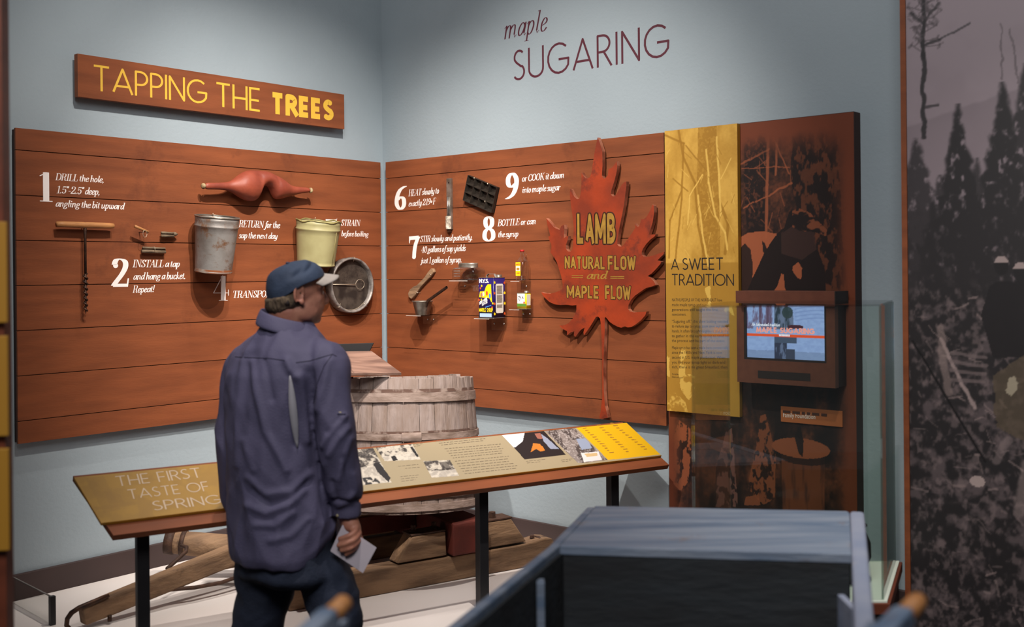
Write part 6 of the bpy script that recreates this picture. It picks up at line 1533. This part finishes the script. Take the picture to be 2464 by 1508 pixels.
def remesh(name, mbs, vox, smooth_it=2, factor=.5):
    big = MB()
    for m_ in mbs: big.add(m_.v, m_.f, True)
    me = big.mesh(name+'_raw'); clean(me)
    ob = bpy.data.objects.new(name+'_raw', me); col.objects.link(ob)
    r = ob.modifiers.new('r', 'REMESH'); r.mode = 'VOXEL'; r.voxel_size = vox; r.use_smooth_shade = True
    if smooth_it:
        s = ob.modifiers.new('s', 'SMOOTH'); s.iterations = smooth_it; s.factor = factor
    dg = bpy.context.evaluated_depsgraph_get(); dg.update()
    out = bpy.data.meshes.new_from_object(ob.evaluated_get(dg))
    bpy.data.objects.remove(ob); out.name = name
    out.polygons.foreach_set('use_smooth', [True]*len(out.polygons))
    return out
def displace(me, fn):
    n = len(me.vertices); co = np.empty(n*3); no = np.empty(n*3)
    me.vertices.foreach_get('co', co)
    me.vertex_normals.foreach_get('vector', no) if hasattr(me, 'vertex_normals') else me.vertices.foreach_get('normal', no)
    co = co.reshape(-1, 3); no = no.reshape(-1, 3)
    co += no*fn(co, no)[:, None]
    me.vertices.foreach_set('co', co.ravel()); me.update(); return me
org = Vector((-.70, MD, 0))
PM = Thing('person', 'man in navy shirt, blue cap and jeans seen from behind, holding a folded booklet', 'person', W, org)
def shift(me): me.transform(Matrix.Translation(-org)); return me
def pcoord(co):
    """picture-like coordinates of body points: x in px right, y in px down"""
    D = co[:, 1]; u = co[:, 0]/D; v = (co[:, 2]-CAMH)/D
    return CX+FPX*(u*ca-v*sa), CY-FPX*(u*sa+v*ca)

# ---- joints
hem_c = mp_(686, 1330)
sR = mp_(795, 872, -.105); eR = mp_(803, 1062, -.125); wR_ = mp_(832, 1222, -.075)
sL = mp_(590, 876, .115); eL = mp_(560, 1070, .13); wL = mp_(566, 1215, .15)
hipR = mp_(752, 1372, -.03); kR = mp_(830, 1640, -.02); aR = mp_(868, 1895, -.06)
hipL = mp_(636, 1372, .04); kL = mp_(606, 1640, .03); aL = mp_(560, 1880, .06)
# ---- head frame
hy = math.radians(62); hF = Vector((math.sin(hy), math.cos(hy), 0)); hR = Vector((math.cos(hy), -math.sin(hy), 0))
HC = mp_(709, 706, 0.0)      # centre of the head at ear height
def hpnt(f, r, u): return HC+hF*f+hR*r+UP*u
HM = Matrix(((hF.x, hR.x, 0), (hF.y, hR.y, 0), (0, 0, 1)))
def hball(mb, f, r, u, rf, rr_, ru): return mb.ball(hpnt(f, r, u), (rf, rr_, ru), 24, 16, HM.to_4x4())
hm = MB()
hball(hm, -.002, 0, .018, .083, .073, .076)      # cranium
hball(hm, .030, 0, -.028, .066, .062, .078)      # face
hball(hm, .050, 0, -.070, .036, .040, .030)      # jaw / chin
hball(hm, .068, 0, -.082, .017, .022, .015)
hball(hm, .018, .046, -.052, .045, .018, .034)   # jaw corner right
hball(hm, .018, -.046, -.052, .045, .018, .034)
hball(hm, .058, .034, -.018, .022, .022, .020)   # cheek
hball(hm, .058, -.034, -.018, .022, .022, .020)
hball(hm, .076, 0, .018, .016, .050, .010)       # brow
hm.tube([hpnt(.084, 0, .010), hpnt(.098, 0, -.012), hpnt(.104, 0, -.026)], [.007, .010, .012], 12); hball(hm, .100, 0, -.028, .012, .013, .009)
hball(hm, .084, 0, -.050, .010, .022, .005); hball(hm, .083, 0, -.059, .010, .019, .006)   # lips
hball(hm, .074, .030, .004, .012, .014, .010); hball(hm, .074, -.030, .004, .012, .014, .010)  # eyes under lids
for s in (1, -1):   # ears: rim, lobe, bowl
    ring_ = []
    for k in range(15):
        a = math.radians(-70+k*310/14); ring_.append(hpnt(-.006+.015*math.cos(a)-.004, s*(.079+.004*math.cos(a-2.6)), .000+.030*math.sin(a)))
    hm.tube(ring_, .0048, 8)
    hball(hm, -.006, s*.074, .002, .012, .006, .024); hball(hm, .000, s*.077, -.026, .009, .006, .010)
# neck and shoulders (hidden by the shirt)
limb(hm, [mp_(690, 850, .02), mp_(694, 800, .015), hpnt(-.022, 0, -.055)], [.085, .066, .060])
tor = loft([(mp_(690, 1300), .15, .11), (mp_(676, 1150), .145, .105), (mp_(674, 1000), .155, .11), (mp_(684, 900), .165, .10), (mp_(688, 850), .15, .085), (mp_(692, 815), .10, .07)])
arms = MB()
limb(arms, [sR-fR*.03-UP*.03, eR, wR_, mp_(840, 1258, -.075)], [.040, .036, .028, .026]); limb(arms, [sL+fR*.03-UP*.03, eL, wL, mp_(572, 1240, .16)], [.040, .036, .028, .026])
legs = MB(); limb(legs, [hipR, kR, aR], [.055, .045, .035]); limb(legs, [hipL, kL, aL], [.055, .045, .035]); legs.add(*(lambda q: (q.v, q.f))(loft([(mp_(694, 1290), .13, .09), (mp_(694, 1370), .12, .08)])))
for a_, dv in ((aR, Vector((.8, .6, 0))), (aL, Vector((.8, .6, 0)))): legs.ball((a_.x+dv.x*.05, a_.y+dv.y*.05, .06), (.10, .045, .045), 16, 10, Matrix.Rotation(math.atan2(dv.y, dv.x), 4, 'Z'))
# hands
def fing(mb, pts, r0, r1): limb(mb, pts, [r0+(r1-r0)*i/(len(pts)-1) for i in range(len(pts))], 10)
hd = MB()
limb(hd, [mp_(838, 1246, -.078), mp_(845, 1262, -.082)], [.026, .027])
hd.add(*(lambda q: (q.v, q.f))(MB().ball(mp_(852, 1284, -.082), (.021, .024, .040), 16, 12, Matrix.Rotation(.25, 4, 'Y'))))
hd.ball(mp_(860, 1296, -.085), (.015, .02, .026))
fing(hd, [mp_(857, 1270, -.098), mp_(850, 1282, -.116), mp_(836, 1290, -.122), mp_(818, 1296, -.116)], .0100, .0078)
fing(hd, [mp_(864, 1282, -.095), mp_(853, 1297, -.118), mp_(836, 1306, -.124), mp_(815, 1312, -.117)], .0100, .0078)
fing(hd, [mp_(867, 1295, -.090), mp_(856, 1309, -.114), mp_(842, 1319, -.122), mp_(822, 1324, -.116)], .0096, .0074)
fing(hd, [mp_(864, 1307, -.086), mp_(854, 1319, -.106), mp_(844, 1327, -.114), mp_(833, 1334, -.112)], .0088, .0068)
fing(hd, [mp_(843, 1262, -.07), mp_(830, 1280, -.070), mp_(822, 1296, -.076), mp_(819, 1308, -.082)], .0115, .0088)   # thumb behind the booklet
hl = MB(); limb(hl, [mp_(572, 1240, .16), mp_(574, 1258, .16)], [.025, .028]); hl.ball(mp_(577, 1276, .16), (.018, .026, .040))
for k in range(4): fing(hl, [mp_(572+k*5, 1290, .14+k*.016), mp_(576+k*5, 1308, .142+k*.016), mp_(584+k*4, 1322, .146+k*.016)], .0095, .0072)
fing(hl, [mp_(580, 1262, .14), mp_(590, 1282, .135), mp_(592, 1298, .135)], .011, .009)
body = remesh('body', [hm, tor, arms, legs, hd, hl], .0042, 2, .4)
def headfix(co, no):
    d = np.zeros(len(co))
    rel = co-np.array(HC); f = rel@np.array(hF); r = rel@np.array(hR); u = rel[:, 2]
    for s in (1, -1):
        d -= .008*np.exp(-(((f+.001)/.008)**2+((u-.0)/.010)**2))*np.exp(-((r-s*.080)/.02)**2)  # ear bowl
        d -= .006*np.exp(-(((r-s*.030)/.016)**2+((u-.004)/.008)**2))*np.exp(-((f-.082)/.02)**2)*.6
    d -= .003*np.exp(-((u+.0545)/.002)**2)*np.exp(-((f-.09)/.014)**2)
    return d
displace(body, headfix)
PM.part('body', shift(body), M['skin'], recalc=False)
for s in (1, -1): PM.part('eye', MB().ball(hpnt(.0755, s*.030, .003), .0095, 12, 8), M['white_ink'])

# ---- hair
hr_ = MB(); 
for f, r, u, a, b, c in ((-.026, 0, -.016, .070, .0765, .046), (-.050, 0, -.034, .044, .062, .036), (-.020, .0, .01, .076, .079, .040)): hball(hr_, f, r, u, a, b, c)
hair = remesh('hair', [hr_], .005, 1)
def hairfn(co, no):
    rel = co-np.array(HC); f = rel@np.array(hF); u = rel[:, 2]
    n1 = np.array([noise.noise(Vector((c[0]*70, c[1]*70, c[2]*26))) for c in co])
    return .003*n1-.022*np.clip((f-.0+.25*u)/.03, 0, 1)-.014*np.clip((u+.022-(f+.098)*.34)/.012, 0, 1)
displace(hair, hairfn)
PM.part('hair', shift(hair), M['hair'], recalc=False)

# ---- cap
tiltc = math.radians(19)
Cf = (hF*math.cos(tiltc)+UP*math.sin(tiltc)); Cu = (UP*math.cos(tiltc)-hF*math.sin(tiltc))
CC = hpnt(.000, 0, .034)
vs = []; fs = []; nu, nv = 64, 22
for j in range(nv+1):
    t = (math.pi/2)*j/nv*1.0
    for i in range(nu):
        a = 2*math.pi*i/nu; ct, st = math.cos(a), math.sin(a)
        rr_ = math.cos(t)**.62; zz = math.sin(t)
        A = .098; B = .090; Hh = .064
        low = -.030*(max(0, -ct))**1.3 - .006
        p = CC+Cf*(A*rr_*ct)+hR*(B*rr_*st)+Cu*(Hh*zz+low*(1-zz))
        vs.append(p)
for j in range(nv):
    for i in range(nu):
        i2 = (i+1) % nu; fs.append((j*nu+i, j*nu+i2, (j+1)*nu+i2, (j+1)*nu+i))
capm = MB().add(vs, fs, True).mesh('cap_crown'); clean(capm, 1e-4)
def capf(co, no):
    rel = co-np.array(CC); f = rel@np.array(Cf); r = rel@np.array(hR); u = rel@np.array(Cu)
    top = np.clip(u/.03, 0, 1)
    g = lambda x0, y0, sx, sy, an: np.exp(-((((f-x0)*math.cos(an)+(u-y0)*math.sin(an))/sx)**2+((-(f-x0)*math.sin(an)+(u-y0)*math.cos(an))/sy)**2))
    side = np.clip(r/.03, -.3, 1)
    d = -.012*g(.002, .036, .030, .008, .45)*side-.010*g(.058, .042, .040, .006, .35)*side+.005*g(.03, .05, .04, .008, .4)*side+.004*g(-.03, .02, .03, .01, .5)
    n1 = np.array([noise.noise(Vector((c[0]*16, c[1]*16, c[2]*26))) for c in co]); n2 = np.array([noise.noise(Vector((c[0]*40, c[1]*40, c[2]*40))) for c in co])
    return d+(.004*n1+.0015*n2)*top
displace(capm, capf); capm.polygons.foreach_set('use_smooth', [True]*len(capm.polygons))
cap_o = PM.part('cap', shift(capm), M['cap'], recalc=False, label='dark blue cloth cap')
sol = cap_o.modifiers.new('s', 'SOLIDIFY'); sol.thickness = .003; sol.offset = -1; ss = cap_o.modifiers.new('b', 'SUBSURF'); ss.levels = 1; ss.render_levels = 1
vs = []; fs = []
for i in range(21):
    s_b = -1+2*i/20
    for j in range(7):
        q = j/6; f_ = .090*math.sqrt(max(0, 1-(s_b*.86)**2))+q*.052*(1-.62*abs(s_b)**3.5)
        vs.append(HC+hF*f_+hR*(s_b*(.080+.004*q))+UP*(.064-.030*s_b*s_b*(1+.1*q)-.006*q))
for i in range(20):
    for j in range(6): fs.append((i*7+j, (i+1)*7+j, (i+1)*7+j+1, i*7+j+1))
bo = PM.part('cap_brim', MB().add(vs, fs, True), M['brim'], parent=cap_o, label='light grey brim')
s_ = bo.modifiers.new('s', 'SOLIDIFY'); s_.thickness = .004
PM.part('cap_button', MB().ball(CC+Cu*.066, (.007, .007, .004), 12, 8), M['cap'], parent=cap_o)
arc_ = [CC+Cf*(-.096*math.cos(a))+hR*(.0885*math.sin(a))+Cu*(-.040+.004*math.cos(a*1.5)) for a in np.linspace(-.62, .95, 14)]
PM.part('cap_strap', MB().tube(arc_, .0085, 8, sq=(1.3, .35), up=(0, 0, 1)), M['kioskdark'], parent=cap_o, label='dark adjusting strap')

# ---- jeans
jm = []
jm.append(loft([(mp_(690, 1270), .158, .125), (mp_(690, 1320), .165, .132), (mp_(694, 1370), .170, .135), (mp_(698, 1388), .150, .11)]))
j1 = MB(); limb(j1, [mp_(780, 1378, -.02), mp_(803, 1450, -.03), mp_(817, 1515, -.03), kR, mp_(862, 1800, -.05), aR+Vector((0, 0, -.02))], [.082, .076, .068, .070, .066, .064]); jm.append(j1)
j2 = MB(); limb(j2, [mp_(640, 1370, .035), mp_(637, 1430, .035), mp_(620, 1508, .04), kL, mp_(580, 1800, .05), aL+Vector((0, 0, -.02))], [.100, .086, .077, .073, .068, .064]); jm.append(j2)
jeans = remesh('jeans', jm, .0075, 4)
def jf(co, no):
    x, y = pcoord(co)
    n1 = np.array([noise.noise(Vector((c[0]*9+c[2]*5, c[1]*9, c[2]*13-c[0]*8))) for c in co]); n2 = np.array([noise.noise(Vector((c[0]*22, c[1]*22+3, c[2]*26+c[0]*14))) for c in co])
    wr = np.sin((y+.5*(x-700))/13.0+3*n1)*.5+.5
    return .007*(1-np.abs(n1)*2.2)+.0035*n2+.003*wr*np.exp(-((y-1440)/60)**2)
displace(jeans, jf)
jo = PM.part('jeans', shift(jeans), M['jeans'], recalc=False)
for a_ in (aR, aL):
    dv = Vector((.8, .6, 0)); c_ = Vector((a_.x+dv.x*.045, a_.y+dv.y*.045, 0))
    sh = MB().ball(c_+UP*.048, (.142, .052, .050), 24, 12, Matrix.Rotation(math.atan2(dv.y, dv.x), 4, 'Z')); sh.v = [(v[0], v[1], max(v[2], .002)) for v in sh.v]
    PM.part('shoe', sh, M['shoe'])

# ---- shirt
sm_ = []
def C_(x, y, dd=0.0): return mp_(x, y, dd)
sm_.append(loft([(C_(686, 1340), .166, .150), (C_(688, 1320), .176, .158), (C_(684, 1250), .178, .154), (C_(672, 1150), .166, .140), (C_(668, 1050), .170, .138), (C_(670, 960), .184, .135), (C_(676, 900), .196, .130), (C_(683, 862), .192, .120), (C_(688, 836), .168, .110), (C_(691, 812), .125, .095), (C_(693, 793), .088, .082), (C_(694, 778), .072, .074)], 48))
ar = MB(); limb(ar, [C_(770, 866, -.075), C_(797, 884, -.10), C_(803, 960, -.115), C_(806, 1062, -.125), C_(818, 1130, -.105), C_(826, 1185, -.085), C_(831, 1208, -.078)], [.066, .066, .061, .060, .060, .056, .042], 28); sm_.append(ar)
al = MB(); limb(al, [C_(615, 868, .08), C_(590, 888, .11), C_(570, 970, .125), C_(558, 1070, .13), C_(566, 1150, .135), C_(572, 1205, .15)], [.066, .064, .058, .056, .052, .044], 28); sm_.append(al)
cu = MB(); limb(cu, [C_(831, 1205, -.078), C_(833, 1225, -.078), C_(834, 1245, -.078)], [.041, .042, .043], 24, False); sm_.append(cu)
shirt = remesh('shirt', sm_, .0058, 9)
def sf(co, no):
    x, y = pcoord(co)
    N_ = lambda a, b, c, o: np.array([noise.noise(Vector((q[0]*a+o, q[1]*a, q[2]*c+q[0]*b))) for q in co])
    n1 = N_(6, 4, 4, 0); n2 = N_(13, -9, 6, 5); n3 = N_(26, 10, 18, 9)
    d = .010*(.5-np.abs(n1)*1.6)+.007*(.4-np.abs(n2)*1.5)+.002*n3
    def fold(pts, wd, amp):
        nonlocal d
        best = np.full(len(x), 1e9)
        for a, b in zip(pts[:-1], pts[1:]): dd, _ = segdist(x, y, a, b); best = np.minimum(best, dd)
        d += amp*np.exp(-(best/wd)**2)*(y > 0)
    back = 1
    # vertical drape left of the vent, arcs in the lower back, creases at the elbow
    fold([(605, 870), (622, 950), (642, 1040), (690, 1130)], 9, .008); fold([(585, 870), (575, 1000), (572, 1120)], 8, .005)
    fold([(690, 868), (706, 905)], 10, .010); fold([(700, 905), (706, 1000), (714, 1068)], 9, -.008); fold([(722, 905), (735, 980), (738, 1060)], 10, .009)
    fold([(640, 870), (655, 960)], 8, -.005); fold([(745, 900), (748, 1000), (765, 1120), (785, 1210)], 15, -.008)
    fold([(600, 1150), (640, 1190), (700, 1180), (745, 1140)], 10, .006); fold([(600, 1215), (640, 1235), (690, 1215), (730, 1180)], 10, .007); fold([(620, 1262), (660, 1265), (705, 1235)], 9, .006); fold([(610, 1180), (650, 1215), (700, 1200), (740, 1160)], 8, -.005)
    fold([(590, 1060), (610, 1130)], 9, .005); fold([(650, 1300), (700, 1290), (740, 1250)], 9, .005)
    fold([(790, 870), (780, 930), (765, 985)], 9, .008); fold([(830, 1000), (800, 1030), (775, 1075)], 7, .007); fold([(835, 1030), (810, 1060), (790, 1095)], 7, .006); fold([(842, 1055), (828, 1100), (812, 1150)], 8, .006); fold([(815, 1010), (790, 1040)], 6, -.006); fold([(850, 1140), (855, 1180), (840, 1200)], 7, .005); fold([(800, 1160), (812, 1200)], 7, -.006); fold([(826, 1100), (845, 1180)], 7, -.005)
    fold([(798, 1205), (866, 1204)], 5, -.007)
    fold([(640, 790), (620, 830), (590, 850)], 10, .004)
    return d
displace(shirt, sf)
# curved shirt tail: pull the hem down at the back, up at the sides
n = len(shirt.vertices); co = np.empty(n*3); shirt.vertices.foreach_get('co', co); co = co.reshape(-1, 3)
x, y = pcoord(co); lowm = np.clip((y-1240)/90, 0, 1)*(x < 812)
co[:, 2] += lowm*K*(62*np.clip((x-720)/90, 0, 1)**1.3)*(1); shirt.vertices.foreach_set('co', co.ravel()); shirt.update()
bv = BVHTree.FromPolygons([v.co.copy() for v in shirt.vertices], [tuple(p.vertices) for p in shirt.polygons])
def onshirt(px, py, lift=.001):
    r = ray(px, py).normalized(); loc, nn, i, dist = bv.ray_cast(CAM, r)
    if loc is None: return None
    return loc-r*lift
so = PM.part('shirt', shift(shirt), M['shirt'], recalc=False)
def line_on(pts, r, n_=6, lift=.0005):
    P = []
    for a, b in zip(pts[:-1], pts[1:]):
        for k in range(n_): 
            q = onshirt(a[0]+(b[0]-a[0])*k/n_, a[1]+(b[1]-a[1])*k/n_, lift)
            if q: P.append(q)
    return MB().tube(P, r, 6)
M['seam'] = mat('shirt_seam', (34, 32, 52), .9)
PM.part('yoke_seam', line_on([(566, 858), (600, 860), (650, 862), (692, 868)], .0011), M['seam'], parent=so)
PM.part('yoke_seam', line_on([(712, 872), (745, 868), (778, 858), (800, 852), (812, 858)], .0011), M['seam'], parent=so)
PM.part('armhole_seam', line_on([(800, 852), (780, 880), (764, 920), (752, 980)], .0011), M['seam'], parent=so)
# grey mesh vent in the back
L_, R_ = [], []
for k in range(17):
    f = k/16; yy = 903+(1076-903)*f; xc_ = 698.5+17.5*f; wv = 13.0*max(math.sin(math.pi*min(1, f*.62+.04 if f < .5 else f*.5+.1+0)), .0)*1.0
    wv = 1.5+9.5*math.sin(math.pi*min(1, max(0, (f-.0)))**1.0*1.0)**.8 if 0 < f < 1 else 1.0
    a = onshirt(xc_-wv, yy, .004); b = onshirt(xc_+wv*(.7), yy, .004); L_.append(a); R_.append(b)
vs = []; fs = []
for a, b in zip(L_, R_): vs += [a, b]
for k in range(16): fs.append((2*k, 2*k+1, 2*k+3, 2*k+2))
vo = PM.part('back_vent', MB().add(vs, fs, True), M['vent'], parent=so, label='pale grey back vent')
s_ = vo.modifiers.new('s', 'SOLIDIFY'); s_.thickness = .004
q = onshirt(818, 993, .001); PM.part('sleeve_button', MB().ball(q, (.0055, .003, .004), 10, 6), M['button'], parent=so)
PM.part('sleeve_tab', line_on([(812, 994), (836, 996)], .004, 5), M['shirt'], parent=so)
q = onshirt(812, 1240, .001); PM.part('cuff_button', MB().ball(q, (.005, .003, .005), 10, 6), M['button'], parent=so)
# collar
cl = []
cc = mp_(690, 786, .0)
vs = []; fs = []; nu = 40
prof_ = [(-.016, .082, .084), (.004, .079, .080), (.024, .076, .076), (.036, .0745, .0735), (.038, .0765, .0755), (.026, .083, .082), (.008, .092, .090), (-.006, .0965, .094), (-.010, .0945, .092)]
for (h_, a_, b_) in prof_:
    for k in range(nu):
        t = 2*math.pi*k/nu; c_, s__ = math.cos(t), math.sin(t)
        lean = -.030*( c_*.75 + s__*.35 )       # lower at the front right
        wob = .003*math.sin(3*t+h_*60)
        vs.append(cc+fR*((a_+wob)*c_)+fF*(b_*s__-.004)+UP*(h_+lean*.9))
m_ = len(prof_)
for j in range(m_-1):
    for k in range(nu):
        k2 = (k+1) % nu; fs.append((j*nu+k, j*nu+k2, (j+1)*nu+k2, (j+1)*nu+k))
co_ = PM.part('collar', MB().add(vs, fs, True), M['shirt'], parent=so); s_ = co_.modifiers.new('s', 'SUBSURF'); s_.levels = 1; s_.render_levels = 1

# ---- the booklet in his hand
A, B, Cc, Dd = mp_(824, 1262, -.098), mp_(795, 1325, -.098), mp_(874, 1377, -.098), mp_(906, 1317, -.098)
BK = Thing('booklet', 'small folded grey paper booklet held in the man\'s right hand', 'booklet', W, tuple((A+Cc)/2))
nrm = (B-A).cross(Dd-A).normalized()
def leafm(P, off, th):
    P = [p+nrm*off for p in P]; return MB().add(P+[p+nrm*th for p in P], [(0, 1, 2, 3), (7, 6, 5, 4), (0, 4, 5, 1), (1, 5, 6, 2), (2, 6, 7, 3), (3, 7, 4, 0)])
BK.part('front_page', leafm([A, B, Cc, Dd], 0, .0006), M['paper'])
A2 = A+(Dd-A)*.03; B2 = B+(Cc-B)*.02; w_ = .0015
BK.part('back_page', leafm([A2, B2, Cc+nrm*.004, Dd+nrm*.004], .0016, .0006), M['paper'])
mb = MB(); random.seed(9)
sgn = -1 if nrm.y < 0 else 1
for k in range(15):
    f = .30+.62*k/15; a = A+(Dd-A)*f; b = B+(Cc-B)*f; t0, t1 = .10, .90-random.random()*.2
    p, q = a+(b-a)*t0, a+(b-a)*t1; wv = (Dd-A)*.012; o2 = Vector((0, -.0025, 0))
    mb.add([p+o2, q+o2, q+wv+o2, p+wv+o2], [(0, 1, 2, 3)])
BK.part('print_lines', mb, M['grey_ink'] if False else M['rimtxt'], recalc=False, kind='stuff')
